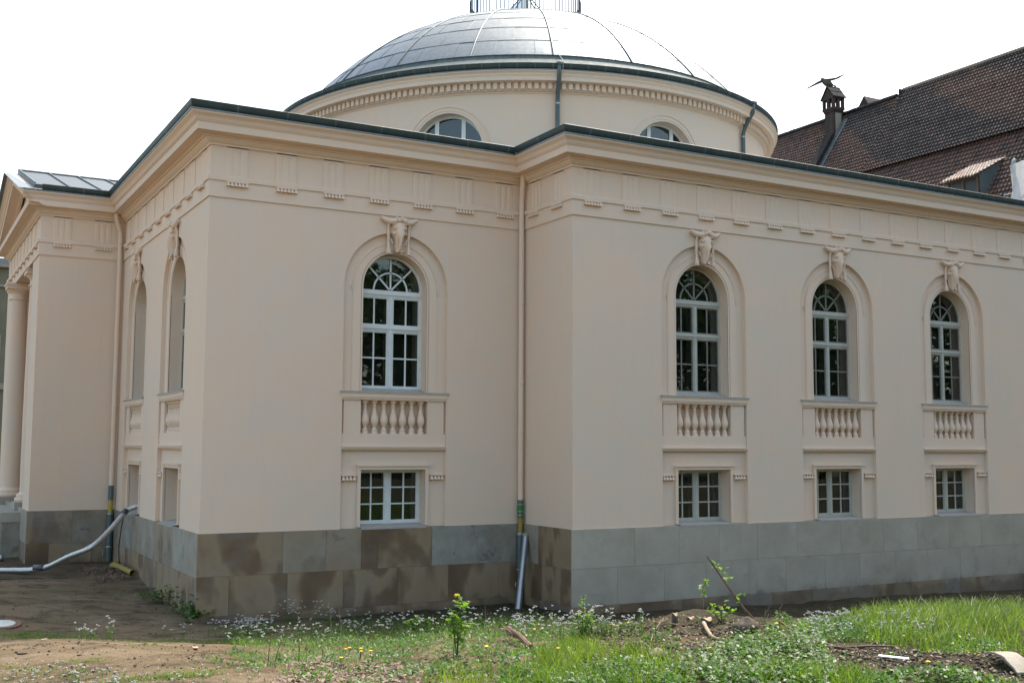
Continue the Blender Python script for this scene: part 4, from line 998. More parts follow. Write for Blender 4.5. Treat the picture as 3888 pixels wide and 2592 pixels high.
# ------------------------------------------------------------------ bird
def bird():
    b=thing('bird','dark pigeon gliding with wings spread above the chimney','bird',(0,0,0))
    c=CAM+ray(3137,313)*19.; c=Vector(c); X=Vector(CR); Z=Vector((0,0,1)); Y=Vector(FW)
    Y=(Y-Z*Y.dot(Z)).normalized(); X=Y.cross(Z)
    P=lambda x,y,z:c+(X*x+Y*y+Z*z)*.78
    m=MB(); m.tube([P(-.118,-.02,.075),P(-.098,-.01,.068),P(-.07,0,.052),P(-.03,0,.02),P(.02,.0,-.012),P(.07,.0,-.035),P(.115,.0,-.055),P(.15,.0,-.068)],[.008,.028,.034,.056,.064,.052,.030,.016],12)
    body=m.build('body',simple('dark_feathers',(.06,.058,.048),.8,0,(.11,.10,.08),30),b,smooth=True)
    m=MB(); vs=[P(.11,-.02,-.045),P(.11,.02,-.045),P(.215,.045,-.088),P(.222,.0,-.086),P(.212,-.045,-.09)]; m.add(vs+[v+Vector((0,0,-.006)) for v in vs],[(0,1,2,3,4),(9,8,7,6,5)]+[(i,(i+1)%5,(i+1)%5+5,i+5) for i in range(5)]); m.build('tail',bpy.data.materials['dark_feathers'],b)
    for pts,nm in (([(-.06,.02,.05),(-.14,.03,.02),(-.24,.04,-.035),(-.40,.06,-.125)],'wing'),([(.0,-.02,.05),(.10,-.05,.052),(.22,-.07,.075),(.37,-.09,.145)],'wing')):
        m=MB(); ch=(.10,.085,.055,.010); top=[];bot=[]
        for (x,y,z),w_ in zip(pts,ch): top+= [P(x-.02,y-w_*.5,z+.006),P(x+.06*w_/.13,y+w_*.5,z-.02*w_/.13)]
        n=len(top); m.add(top+[v-Vector((0,0,.004)) for v in top],[(2*i,2*i+1,2*i+3,2*i+2) for i in range(3)]+[(2*i+n,2*i+2+n,2*i+3+n,2*i+1+n) for i in range(3)]+[(2*i,2*i+2,2*i+2+n,2*i+n) for i in range(3)]+[(2*i+1,2*i+1+n,2*i+3+n,2*i+3) for i in range(3)])
        m.build(nm,simple('wing_feathers',(.16,.14,.11),.8,0,(.28,.24,.19),30),b,smooth=True)
bird()

# ------------------------------------------------------------------ loose things by the walls
def gz(x,y,d=0.): return (x,y,float(H(x,y))+d)
HOSE=thing('foil_hose','long silver foil hose hanging from the basement window to the sand','hose',(0,0,0))
seg=[(.30,6.35,.22),(.10,6.42,.20),(-.10,6.45,.13),(-.20,6.4,.06)]
a=(-.20,6.4,.06); b=(-1.02,5.75,-.66); c_=gz(-1.95,6.9,.13); d_=gz(-2.9,7.5,.07); e_=gz(-5.6,8.6,.06)
def curve(pts,n=10):
    P=[Vector(p) for p in pts]; P=[P[0]*2-P[1]]+P+[P[-1]*2-P[-2]]; out=[]
    for i in range(1,len(P)-2):
        for k in range(n):
            t=k/n; p0,p1,p2,p3=P[i-1:i+3]
            out.append(.5*((2*p1)+(-p0+p2)*t+(2*p0-5*p1+4*p2-p3)*t*t+(-p0+3*p1-3*p2+p3)*t**3))
    out.append(P[-2]); return out
path=curve(seg[:-1]+[a,(-.6,6.05,-.33),b,(-1.42,6.12,-.88),c_,d_,e_],9)
rr_=[.061+(.003 if i%2 else 0)+random.uniform(-.003,.003) for i in range(len(path))]
m=MB(); m.tube(path,rr_,12); m.build('hose_tube',M['foil'],HOSE,smooth=True)
for p,q in (((-.16,6.42,.10),(-.27,6.36,.02)),((-.98,5.78,-.63),(-1.09,5.80,-.70)),((-1.88,6.80,float(H(-1.9,6.8))+.165),(-2.06,6.98,float(H(-2,7))+.15))): MB().tube([p,q],.069,12).build('tape_joint',M['tape'],HOSE,smooth=True)
m=MB(); m.tube(curve([(-.21,6.42,.03),(-.26,6.5,-.4),(-.27,6.6,-.9),(-.2,6.62,-1.3),gz(-.12,6.6,.01)],6),.011,6); tag(m.build('black_cable',M['black']),'thin black cable dropping from the silver hose to the ground','cable')
m=MB(); m.tube(curve([gz(-1.5,5.6,.01),gz(-2.2,5.9,.02),gz(-3.2,5.7,.01),gz(-4.4,5.4,.015)],8),.010,6); tag(m.build('black_cable',M['black']),'black cable lying on the shaded sand below the hose','cable')
# yellow elbow
m=MB(); ep=curve([gz(-.16,7.25,.10),gz(-.36,6.85,.08),gz(-.34,6.45,.07),gz(-.17,5.35,.07)],6); m.tube(ep,.068,16,cap=False); m.tube(ep,.062,16,cap=False)
tag(m.build('drain_elbow',M['yellow_dull'],None,smooth=True,recalc=False),'bent yellow drain pipe lying in the corner by the stone base','pipe')
# steel tube leaning at the inner corner
TB=thing('steel_tube','shiny steel tube leaning against the grey standpipe in the inner corner','tube',(0,0,0))
t0=Vector((6.86,-.26,-.22)); t1=Vector(gz(6.30,-.92,-.03)); m=MB(); m.tube([t0,t1],.072,18,cap=False); m.tube([t0,t1],.066,18,cap=False); m.build('tube_wall',M['steel'],TB,smooth=True,recalc=False)
m=MB(); dd=(t1-t0).normalized(); m.tube([t0-dd*.005,t0+dd*.06],.080,18); m.build('tube_collar',M['concrete'],TB,smooth=True,angle=40,recalc=False)
# round lid
p=gp(5,2378); LID=thing('round_lid','round white lid with a rusty rim lying on the sand at the left edge','lid',(0,0,0))
def disc(r0,r1,h,p,tilt,n=32):
    m=MB(); Mx=Matrix.Rotation(tilt,4,'X'); T=lambda r,z,a:tuple(Vector(p)+Mx@Vector((r*cos(a),r*sin(a),z)))
    prof=[(0,h),(r0,h),(r1,h*.9),(r1,0),(0,0)]
    m.add([T(r,z,2*PI*j/n) for r,z in prof for j in range(n)],[(i*n+j,i*n+(j+1)%n,(i+1)*n+(j+1)%n,(i+1)*n+j) for i in range(4) for j in range(n)]); return m
disc(.30,.31,.045,p,R_(6)).build('rim',simple('rusty_rim',(.10,.05,.03),.8,0,(.20,.11,.07),20),LID)
disc(.21,.22,.055,p,R_(6)).build('plate',simple('white_enamel',(.40,.40,.38),.5,0,(.55,.55,.53),6),LID)
# tub near the steps
tx,ty=-3.55,11.2; tz=float(H(tx,ty)); TUB=thing('planter_tub','dark round tub standing by the porch steps at the left edge','tub',(0,0,0))
m=MB(); m.lathe([(0,0),(.30,0),(.40,.42),(.42,.44),(.42,.48),(.37,.48),(.36,.40),(0,.38)],tx,ty,28,z0=tz); m.build('tub_body',simple('dark_tub',(.03,.035,.035),.5,0,(.05,.055,.055),6),TUB,smooth=True,angle=30)
m=MB(); m.lathe([(.375,.485),(.43,.485),(.43,.50),(.375,.50)],tx,ty,28,z0=tz); m.build('tub_rim',M['pipe_grey'],TUB)
m=MB(); m.lathe([(.09*sin(PI*i/8),-.09*cos(PI*i/8)) for i in range(9)],-2.55,9.75,14,z0=float(H(-2.55,9.75))+.08); tag(m.build('steel_ball',M['steel'],None,smooth=True),'small shiny metal float lying at the foot of the porch corner','float')

# ------------------------------------------------------------------ plants: array builders
def quads(name,V,Fc,matn,kind=None,label=None,cat=None,group=None,parent=None):
    me=bpy.data.meshes.new(name); V=np.asarray(V,np.float32); Fc=np.asarray(Fc,np.int32); k=Fc.shape[1]
    me.vertices.add(len(V)); me.vertices.foreach_set('co',V.ravel()); me.loops.add(Fc.size); me.loops.foreach_set('vertex_index',Fc.ravel())
    me.polygons.add(len(Fc)); me.polygons.foreach_set('loop_start',np.arange(0,Fc.size,k,dtype=np.int32)); me.polygons.foreach_set('loop_total',np.full(len(Fc),k,np.int32)) if False else None
    me.update(calc_edges=True); me.validate(); me.materials.append(M[matn]); o=bpy.data.objects.new(name,me); COL.objects.link(o)
    if parent: o.parent=parent
    return tag(o,label,cat,group,kind)
def blades(px,py,h,wd,lean=.35,seed=0,nseg=3,wind=(.0,.0)):
    rs=np.random.RandomState(seed); n=len(px); pz=H(px,py)-.01; az=rs.rand(n)*2*PI; fa=rs.rand(n)*2*PI; l=h*(lean*(.3+rs.rand(n)))
    V=[];F_=[]
    for k in range(nseg+1):
        t=k/nseg; cx=px+np.cos(az)*l*t**1.8+wind[0]*h*t*t; cy=py+np.sin(az)*l*t**1.8+wind[1]*h*t*t; cz=pz+h*(t-.18*t*t*lean/.35)
        ww=wd*(1-t**1.5)*.5+.0006
        V.append(np.stack([cx-np.cos(fa)*ww,cy-np.sin(fa)*ww,cz],-1)); V.append(np.stack([cx+np.cos(fa)*ww,cy+np.sin(fa)*ww,cz],-1))
    V=np.stack(V,1).reshape(-1,3); b=np.arange(n)[:,None]*(2*(nseg+1))
    for k in range(nseg): F_.append(b+np.array([[2*k,2*k+1,2*k+3,2*k+2]]))
    return V,np.concatenate(F_,0)
def leaves(c,size,seed=0,flat=.5,asp=.55):
    """c: (n,3) centres; pointed leaf made of 2 quads folded on the midrib"""
    rs=np.random.RandomState(seed); n=len(c); az=rs.rand(n)*2*PI; el=(rs.rand(n)-.35)*flat*2
    d=np.stack([np.cos(az)*np.cos(el),np.sin(az)*np.cos(el),np.sin(el)],-1); s_=np.stack([-np.sin(az),np.cos(az),(rs.rand(n)-.5)*.8],-1); s_/=np.linalg.norm(s_,axis=1)[:,None]
    sz=(size*(.6+.8*rs.rand(n)))[:,None]; up=np.cross(d,s_)
    v0=c; v1=c+d*sz*.5+s_*sz*asp*.5+up*sz*.12; v2=c+d*sz; v3=c+d*sz*.5-s_*sz*asp*.5+up*sz*.12; vm=c+d*sz*.5
    V=np.stack([v0,v1,v2,v3],1).reshape(-1,3); F_=np.arange(n)[:,None]*4+np.array([[0,1,2,3]]); return V,F_
def join(L):
    V=[];F_=[];n=0
    for v,f in L: V.append(v);F_.append(f+n);n+=len(v)
    return np.concatenate(V),np.concatenate(F_)
def patch(poly,n,seed,clump=0.,csc=1.5):
    """n points inside the world polygon whose corners lie on the ground at these photo pixels"""
    W=[gp(u,v)[:2] for u,v in poly]; xs=[p[0] for p in W]; ys=[p[1] for p in W]; rs=np.random.RandomState(seed); out=[]; need=n; tot=0
    while need>0 and tot<200:
        tot+=1; x=rs.uniform(min(xs),max(xs),n*2); y=rs.uniform(min(ys),max(ys),n*2); ins=np.zeros(len(x),bool); j=len(W)-1
        for i in range(len(W)):
            xi,yi=W[i];xj,yj=W[j]; cnd=((yi>y)!=(yj>y))&(x<(xj-xi)*(y-yi)/((yj-yi) or 1e-9)+xi); ins^=cnd; j=i
        if clump: ins&=(vnoise(x,y,csc,seed)+.0*x)>(clump*rs.rand(len(x))+.5*clump*0)
        if clump: ins&=(vnoise(x,y,csc*2.3,seed+5)>clump*.55)
        x,y=x[ins][:need],y[ins][:need]; out.append(np.stack([x,y],-1)); need-=len(x)
    o=np.concatenate(out); return o[:,0],o[:,1]
rs=np.random.RandomState(3)
# tall grass, right
L=[]
for poly,n,hh,wd,sd in (([(3250,2440),(3330,2352),(3620,2318),(4400,2290),(4700,2480),(3888,2500),(3500,2478)],10500,.30,.010,1),
                        ([(3100,2420),(3200,2352),(3400,2330),(3450,2460)],1700,.25,.010,2),
                        ([(4200,2500),(4200,2290),(5200,2300),(5200,2560)],5000,.36,.012,3)):
    x,y=patch(poly,n,sd,.3,1.2); h=hh*(.45+.75*rs.rand(len(x)))*(.65+.7*vnoise(x,y,.8,sd)); L.append(blades(x,y,h,np.full(len(x),wd),.55,sd,3,(.22,.05)))
V,F_=join(L); quads('tall_grass',V,F_,'grass',kind='stuff')
# foreground grass tufts
L=[]
for poly,n,hh,sd in (([(1950,2560),(2050,2500),(2350,2480),(2580,2500),(2620,2640),(1900,2640)],1500,.24,21),([(1600,2620),(1660,2540),(1950,2540),(1950,2640)],350,.16,22),
                     ([(2900,2640),(2900,2570),(3300,2590),(3300,2660)],900,.2,23),([(2050,2500),(2180,2440),(2300,2470),(2200,2520)],350,.22,24)):
    x,y=patch(poly,n,sd,.55,2.6); h=hh*(.4+.9*rs.rand(len(x))); L.append(blades(x,y,h,np.full(len(x),.008),.45,sd,3))
V,F_=join(L); quads('foreground_grass',V,F_,'grass',kind='stuff')
# low weeds
L=[]; LD=[]
for poly,n,hh,sz,sd in (([(760,2500),(1150,2450),(1700,2420),(2200,2400),(2300,2500),(1900,2640),(1200,2640),(1050,2560)],7000,.065,.045,31),
                     ([(1900,2640),(1900,2540),(2600,2540),(3100,2560),(3900,2590),(4000,2700)],6500,.08,.05,32),
                     ([(2150,2400),(2300,2370),(2500,2385),(2350,2420),(2200,2440)],700,.07,.04,33),([(2900,2400),(3100,2360),(3500,2400),(3888,2480),(3700,2500),(3400,2460),(3000,2430)],6500,.08,.035,35),([(2500,2520),(2800,2440),(3000,2470),(2900,2540)],450,.08,.05,36),
                     ([(900,2452),(850,2392),(1800,2345),(2100,2352),(2150,2430),(1500,2450)],6000,.15,.032,34)):
    x,y=patch(poly,n,sd,.85,2.6); h=hh*rs.rand(len(x))**.8*(.15+1.9*vnoise(x,y,3.2,sd)**1.4); c=np.stack([x,y,H(x,y)+h],-1); L.append(leaves(c,np.full(len(x),sz),sd,.8,.5))
    x,y=patch(poly,n//3,sd+50,.6,1.9); LD.append(blades(x,y,hh*(.6+1.3*rs.rand(len(x))),np.full(len(x),.007),.9,sd+9,2))
V,F_=join(L); quads('ground_weeds',V,F_,'grass_dark',kind='stuff')
# rosettes of broad leaves, a darker kind of weed
C=[];S_=[];rz_=np.random.RandomState(77)
L=[]
for poly,n,sd in (([(1400,2640),(1400,2480),(2000,2450),(2600,2500),(3000,2560),(3000,2640)],85,131),([(2300,2420),(2900,2390),(3300,2420),(3500,2500),(2700,2500)],45,132),([(3300,2640),(3300,2540),(3888,2580),(3888,2640)],25,133),([(1250,2440),(1250,2400),(2100,2400),(2100,2440)],25,134)):
    x,y=patch(poly,n,sd,.3,2.)
    for a,b in zip(x,y):
        k=rz_.randint(5,10); r=rz_.uniform(.035,.085)
        for q in range(k):
            t=2*PI*q/k+rz_.uniform(-.3,.3); el=rz_.uniform(.15,.9); d=np.array([cos(t)*cos(el),sin(t)*cos(el),sin(el)]); sd_=np.array([-sin(t),cos(t),0]); p0=np.array([a,b,float(H(a,b))]); up=np.cross(sd_,d)*-1
            v=[p0,p0+d*r*.55+sd_*r*.24+up*r*.06,p0+d*r*1.15+np.array([0,0,-r*.35]),p0+d*r*.55-sd_*r*.24+up*r*.06]; L.append((np.array(v),np.array([[0,1,2,3]])))
V,F_=join(L); quads('broad_weeds',V,F_,'dark_weed',kind='stuff')
L=[]
for poly,n,hh,sd in (([(1000,2640),(1000,2500),(1900,2430),(2900,2400),(3888,2460),(3888,2640)],900,.16,141),([(3200,2440),(3300,2360),(4300,2310),(4500,2480)],500,.34,142)):
    x,y=patch(poly,n,sd,.4,1.6); L.append(blades(x,y,hh*(.3+rs.rand(len(x))),np.full(len(x),.005),1.3,sd,3))
V,F_=join(L); quads('dry_grass',V,F_,'straw',kind='stuff')
V,F_=join(LD); quads('short_grass',V,F_,'grass',kind='stuff')
# scattered tufts on the sand and along the wall foot
L=[]
for k,(u,v,r,n,hh) in enumerate(((330,2508,.16,240,.05),(560,2452,.2,200,.05),(180,2352,.3,160,.05),(60,2410,.5,700,.10),(180,2425,.5,500,.09),(480,2432,.5,260,.06),(620,2436,.4,260,.07),(820,2440,.5,500,.08),(960,2445,.5,600,.09),(650,2570,.25,300,.08),(740,2560,.2,200,.09),(100,2545,.2,120,.06),(1240,2470,.4,400,.05),(480,2590,.2,160,.07))):
    p=gp(u,v); a=rs.rand(n)*2*PI; q=r*np.sqrt(rs.rand(n))*(.5+rs.rand(n)); x=p[0]+np.cos(a)*q*1.5; y=p[1]+np.sin(a)*q; L.append(blades(x,y,hh*(.4+rs.rand(n)),np.full(n,.007),.9,k+80,2))
V,F_=join(L); quads('grass_tufts',V,F_,'grass',kind='stuff')
# nettle patch
def stems_leaves(pts,hts,seed,sz,nl=8):
    rs=np.random.RandomState(seed); C=[];S=[]
    for (x,y),h in zip(pts,hts):
        z=float(H(x,y)); lx,ly=rs.uniform(-.2,.2,2)*h
        for k in range(nl):
            t=(k+1)/nl; C.append((x+lx*t+rs.uniform(-.02,.02),y+ly*t+rs.uniform(-.02,.02),z+h*t)); S.append(sz*(1.15-.6*t))
    return np.array(C),np.array(S)
x,y=patch([(2700,2640),(2680,2500),(2900,2440),(3080,2440),(3140,2520),(3200,2640)],420,41,.35,1.5); C,S_=stems_leaves(np.stack([x,y],-1),.10+.16*rs.rand(len(x)),42,.055,7); V,F_=leaves(C,S_,43,.5,.62)
x,y=patch([(2100,2640),(2250,2560),(2700,2560),(2700,2640)],220,44,.35,1.5); C,S_=stems_leaves(np.stack([x,y],-1),.08+.12*rs.rand(len(x)),45,.055,7); V2,F2=leaves(C,S_,46,.5,.62)
V,F_=join([(V,F_),(V2,F2)]); quads('nettle_patch',V,F_,'grass_dark',kind='stuff')
# white flowering weeds: stems, small leaves and rounded flower heads
HEADV=np.array([(0,0,1),(1,0,.25),(.31,.95,.25),(-.81,.59,.25),(-.81,-.59,.25),(.31,-.95,.25),(0,0,-.35)]); HEADF=np.array([(0,1,2),(0,2,3),(0,3,4),(0,4,5),(0,5,1),(6,2,1),(6,3,2),(6,4,3),(6,5,4),(6,1,5)])
def flowers(px,py,h,r,seed):
    rs=np.random.RandomState(seed); n=len(px); z=H(px,py); V=[];F_=[]
    # each head is a cluster of 5 florets
    for k in range(5):
        ox,oy,oz=(rs.rand(n)-.5)*r*1.5,(rs.rand(n)-.5)*r*1.5,(rs.rand(n)-.5)*r*.8
        rr2=r*(.35+.25*rs.rand(n)); c=np.stack([px+ox,py+oy,z+h+oz],-1)
        V.append((c[:,None,:]+HEADV[None]*rr2[:,None,None]*np.array([1,1,.7])).reshape(-1,3)); F_.append((np.arange(n)[:,None,None]*7+HEADF[None]).reshape(-1,3))
    return join(list(zip(V,F_)))
FLV=[];STV=[];LFV=[]
for poly,n,hh,r,sd,cl in (([(830,2448),(840,2385),(1250,2372),(1700,2360),(2180,2372),(2100,2430),(1300,2446)],260,.27,.026,51,.65),
                       ([(1900,2425),(1960,2385),(2350,2392),(2400,2425)],90,.20,.024,52,.4),
                       ([(3080,2432),(3050,2372),(3300,2365),(3520,2375),(3560,2445)],260,.15,.021,53,.4),
                       ([(-200,2640),(-150,2535),(380,2535),(600,2600),(500,2640)],150,.08,.018,54,.4),
                       ([(500,2560),(750,2520),(1000,2560),(900,2640),(500,2640)],30,.06,.017,55,.2),
                       ([(1100,2560),(1250,2490),(1800,2470),(2000,2560)],55,.08,.014,56,.2)):
    x,y=patch(poly,n,sd,cl,1.6); h=hh*(.35+.9*rs.rand(len(x))); FLV.append(flowers(x,y,h,np.full(len(x),r),sd)); 
    V,F_=blades(x,y,h,np.full(len(x),.0045),.05,sd,2); STV.append((V,F_))
    m_=6; xx=np.repeat(x,m_)+(rs.rand(len(x)*m_)-.5)*.06; yy=np.repeat(y,m_)+(rs.rand(len(x)*m_)-.5)*.06; hh2=np.repeat(h,m_)*rs.rand(len(x)*m_)*.85; LFV.append(leaves(np.stack([xx,yy,H(xx,yy)+hh2],-1),np.full(len(xx),.03),sd+1,.8,.4))
for k,(u,v,n,r,hh) in enumerate(((305,2430,7,.12,.22),(345,2435,6,.10,.20),(415,2432,9,.10,.34),(640,2432,6,.12,.24),(695,2432,6,.14,.26),(1105,2372,16,.30,.42),(1235,2370,14,.25,.40),(880,2415,40,.40,.26),(960,2410,45,.40,.28),(1520,2420,14,.25,.36),(2200,2420,34,.30,.30),(2280,2415,16,.22,.30),(2390,2412,12,.22,.24),(2420,2400,8,.2,.22),(1340,2425,14,.3,.3))):
    p=gp(u,v); a=rs.rand(n)*2*PI; q=r*rs.rand(n)**.6; x=p[0]+np.cos(a)*q; y=p[1]+np.sin(a)*q*.6; h=hh*(.55+.55*rs.rand(n))
    FLV.append(flowers(x,y,h,np.full(n,.025),k+200)); STV.append(blades(x,y,h,np.full(n,.0045),.05,k+200,2))
    xx=np.repeat(x,10)+(rs.rand(n*10)-.5)*.08; yy=np.repeat(y,10)+(rs.rand(n*10)-.5)*.08; hh2=np.repeat(h,10)*rs.rand(n*10)*.8; LFV.append(leaves(np.stack([xx,yy,H(xx,yy)+hh2],-1),np.full(len(xx),.035),k+300,.8,.4))
V,F_=join(FLV); quads('white_flower_heads',V,F_,'petal',kind='stuff')
V,F_=join(STV+LFV); quads('flowering_weed_stems',V,F_,'grass_dark',kind='stuff')
# dead leaves, chips and clods
L=[];LC=[]
for poly,n,sd,sz in (([(1000,2640),(1080,2540),(1250,2490),(1500,2520),(1800,2560),(1900,2640)],1300,61,.042),([(2150,2520),(2200,2400),(2700,2360),(3000,2400),(3200,2500),(2500,2520)],1100,62,.035),([(3000,2520),(3300,2460),(3900,2480),(4000,2620),(3300,2620)],600,63,.034),([(380,2215),(280,2170),(420,2150),(520,2200)],420,64,.06),([(600,2520),(700,2470),(1000,2480),(900,2530)],70,65,.04),([(0,2580),(0,2450),(900,2450),(900,2560)],70,66,.03)):
    x,y=patch(poly,n,sd,.25,1.5); c=np.stack([x,y,H(x,y)+.012+.02*rs.rand(len(x))],-1); L.append(leaves(c,np.full(len(x),sz),sd,.35,.6))
V,F_=join(L); quads('dead_leaves',V,F_,'litter',kind='stuff')
for poly,n,sd,r0 in (([(2150,2520),(2200,2400),(2560,2370),(3000,2390),(3100,2480),(2500,2520)],2600,71,.013),([(3000,2560),(3000,2470),(3300,2460),(3900,2500),(4000,2640),(3200,2640)],2000,72,.012),([(0,2590),(0,2450),(1000,2460),(900,2600)],420,73,.011),([(-100,2430),(100,2180),(420,2200),(900,2430)],500,74,.011),([(1100,2640),(1150,2520),(1900,2480),(1900,2640)],700,75,.012)):
    x,y=patch(poly,n,sd,.3,1.5); r=r0*(.3+rs.rand(n)**2*1.8); c=np.stack([x,y,H(x,y)+r*.2],-1); n=len(x); jit=.6+.8*rs.rand(n,7,1)
    LC.append(((c[:,None,:]+HEADV[None]*r[:,None,None]*jit*np.array([1,1,.8])).reshape(-1,3),(np.arange(n)[:,None,None]*7+HEADF[None]).reshape(-1,3)))
V,F_=join(LC); quads('soil_clods',V,F_,'clod',kind='stuff')

# ---- things among the weeds
def dandelion(u,v,h,label,r=.02):
    p=gp(u,v); o=thing('dandelion',label,'flower',p,'dandelions in the grass'); x,y,z=0,0,0
    m=MB(); m.tube([(0,0,0),(.01,0,h*.5),(.015,.005,h)],.004,5); m.build('stem',M['grass_dark'],o)
    m=MB(); m.lathe([(0,h+.004),(r*.5,h+.010),(r,h+.006),(r*.9,h-.004),(0,h-.012)],.015,.005,10)
    for k in range(10):
        a=k*PI/5; m.tube([(.015,.005,h),(.015+r*1.15*cos(a),.005+r*1.15*sin(a),h+.004)],[.006,.003],4)
    m.build('flower_head',M['dandelion'],o)
DL='dandelion in bloom '
for i,(u,v,h,l) in enumerate(((1308,2500,.10,'leftmost yellow '+DL+'left of a tight pair'),(1322,2502,.13,'yellow '+DL+'on the left of the front cluster, taller of a pair'),(1365,2500,.12,'upper yellow '+DL+'in the middle of the front cluster'),(1366,2512,.10,'lower yellow '+DL+'in the middle of the front cluster'),(1402,2510,.09,'rightmost yellow '+DL+'of the front cluster'),(1290,2520,.06,'short yellow '+DL+'below the front cluster'),(1843,2480,.08,'yellow '+DL+'in the weeds left of the broken branch'),(1842,2470,.05,'low yellow '+DL+'just behind the weeds by the broken branch'),(2026,2420,.10,'yellow '+DL+'left of the two behind the broken branch'),(2057,2412,.11,'yellow '+DL+'right of the two behind the broken branch'),(2319,2398,.09,'yellow '+DL+'leftmost of three in front of the grey base'),(2354,2397,.09,'yellow '+DL+'middle of three in front of the grey base'),(2383,2393,.09,'yellow '+DL+'rightmost of three in front of the grey base'),(2115,2500,.08,'yellow '+DL+'low in the foreground grass'),(2693,2495,.09,'yellow '+DL+'between the stone and the nettles'),(2945,2386,.07,'yellow '+DL+'at the foot of the dry bush'),(3522,2550,.07,'yellow '+DL+'near the concrete slab'),(3540,2445,.07,'yellow '+DL+'in the grass at the right'),(2735,2345,.11,'orange yellow '+DL+'beside the right tree stump'),(835,2440,.0,''))):
    if l: dandelion(u,v,h,l)
def leafy(name,label,cat,u,v,pts,nl,sz,matn='leaf',stem='grass_dark',r=.006,spread=.05,seed=0,group=None):
    """pts: stems as lists of (dx,dy,dz) from the base"""
    p=gp(u,v); o=thing(name,label,cat,p,group); rs=np.random.RandomState(seed)
    for st_ in pts:
        c=curve([(0,0,-.02)]+list(st_),5); m=MB(); m.tube(c,[r*(1-.6*i/len(c)) for i in range(len(c))],6); m.build('stem',M[stem],o)
    C=[]
    for st_ in pts:
        c=curve([(0,0,-.02)]+list(st_),8); k=len(c)
        for q in range(nl): a=c[int(k*(.25+.74*q/nl))]; C.append(np.array(a)+rs.uniform(-spread,spread,3)*np.array([1,1,.6]))
    V,F_=leaves(np.array(C),np.full(len(C),sz),seed,.7,.75); quads('leaves',V,F_,matn,parent=o); return o
E_=leafy('celandine_plant','tall green plant with lobed leaves standing in front of the brown base','plant',1735,2498,[[(.01,0,.2),(.015,0,.42),(.02,0,.60)],[(.02,0,.18),(.05,0,.28),(.10,0,.34)],[(-.03,0,.2),(-.05,0,.34),(-.09,0,.42)],[(.02,.02,.3),(.05,.03,.48),(.07,.03,.55)]],22,.075,seed=5,spread=.05)
m=MB(); m.lathe([(.018*sin(PI*i/6),-.018*cos(PI*i/6)) for i in range(7)],-.02,0,8,z0=.62); m.build('flower_bud',M['dandelion'],E_)
leafy('weed_plant','bushy green plant among white flowers at the projecting corner','plant',2213,2430,[[(.0,0,.2),(.01,0,.36),(.01,0,.50)],[(-.06,0,.15),(-.1,0,.26)],[(.06,0,.15),(.11,0,.24)],[(.02,-.05,.2),(.03,-.08,.3)]],34,.05,seed=6,spread=.06)
leafy('broadleaf_plant','low clump of broad light green leaves in front of the brown base','plant',1590,2412,[[(-.1,0,.15),(-.2,0,.22)],[(.1,0,.15),(.22,0,.2)],[(0,0,.2),(.02,0,.27)]],14,.12,seed=7,spread=.08)
leafy('corner_shrub','dark green leafy seedling growing at the left foot of the building corner','shrub',745,2362,[[(-.12,0,.2),(-.22,0,.3)],[(.1,0,.2),(.16,0,.32)],[(0,0,.2),(.0,0,.45)],[(-.05,-.1,.15),(-.1,-.2,.2)],[(.12,-.06,.1),(.26,-.1,.16)]],40,.10,matn='grass_dark',seed=8,spread=.12)
leafy('wall_weed','dark weeds growing along the side base near the yellow pipe','weed',640,2290,[[(-.2,0,.15),(-.3,0,.25)],[(.2,-.2,.15),(.3,-.3,.2)],[(0,0,.2),(.0,0,.32)],[(.3,-.5,.1),(.4,-.8,.2)],[(-.3,.2,.1),(-.5,.4,.18)]],60,.07,matn='grass_dark',seed=9,spread=.16)
leafy('wall_weed','taller weed with one yellow bloom just left of the corner seedling','weed',655,2330,[[(.0,0,.2),(.02,0,.45)],[(.2,0,.1),(.3,0,.2)],[(.3,-.3,.1),(.5,-.4,.14)]],50,.07,matn='grass_dark',seed=19,spread=.14)
leafy('low_seedling','young green leaves at the foot of the right tree stump','plant',2740,2362,[[(-.1,0,.1),(-.15,0,.18)],[(.1,0,.1),(.16,0,.14)],[(0,0,.1),(0,0,.2)]],16,.06,seed=10,spread=.06)
leafy('low_seedling','green seedling growing between the dirt mound and the round stone','plant',2490,2460,[[(-.1,0,.1),(-.2,0,.18)],[(.1,0,.1),(.16,0,.14)],[(0,0,.1),(0,0,.2)]],22,.055,seed=12,spread=.08,matn='grass_dark')
# branch with fresh leaves, leaning up from the mound
p=gp(2860,2362); BRN=thing('leafy_branch','dark bare branch with fresh green leaves slanting up from the dirt mound','branch',p)
bw_=Vector(CR)
c=[tuple(bw_*x+Vector((0,0,z))) for x,z in ((0.05,-.03),(-.12,.16),(-.28,.38),(-.40,.56),(-.50,.70))]
c=curve(c,5); m=MB(); m.tube(c,[.014-.006*i/len(c) for i in range(len(c))],7); m.build('stem',M['twig'],BRN)
C=[];rs2=np.random.RandomState(9)
for t in (.35,.55,.62,.75,.88):
    a=np.array(c[int(t*(len(c)-1))])
    for q in range(5): C.append(a+rs2.uniform(-.045,.045,3)+np.array(bw_)*(.04 if t<.9 else -.02))
V,F_=leaves(np.array(C),np.full(len(C),.062),9,.7,.8); quads('leaves',V,F_,'leaf',parent=BRN)
p=gp(2662,2360); SPR_=thing('leafy_sprout','thin sprout with pale green leaves rising behind the right tree stump','sprout',p)
c=curve([(0,0,-.02),tuple(bw_*.03+Vector((0,0,.2))),tuple(bw_*.02+Vector((0,0,.36))),tuple(bw_*.08+Vector((0,0,.46)))],6); m=MB(); m.tube(c,.004,6); m.build('stem',M['straw'],SPR_)
C=[]
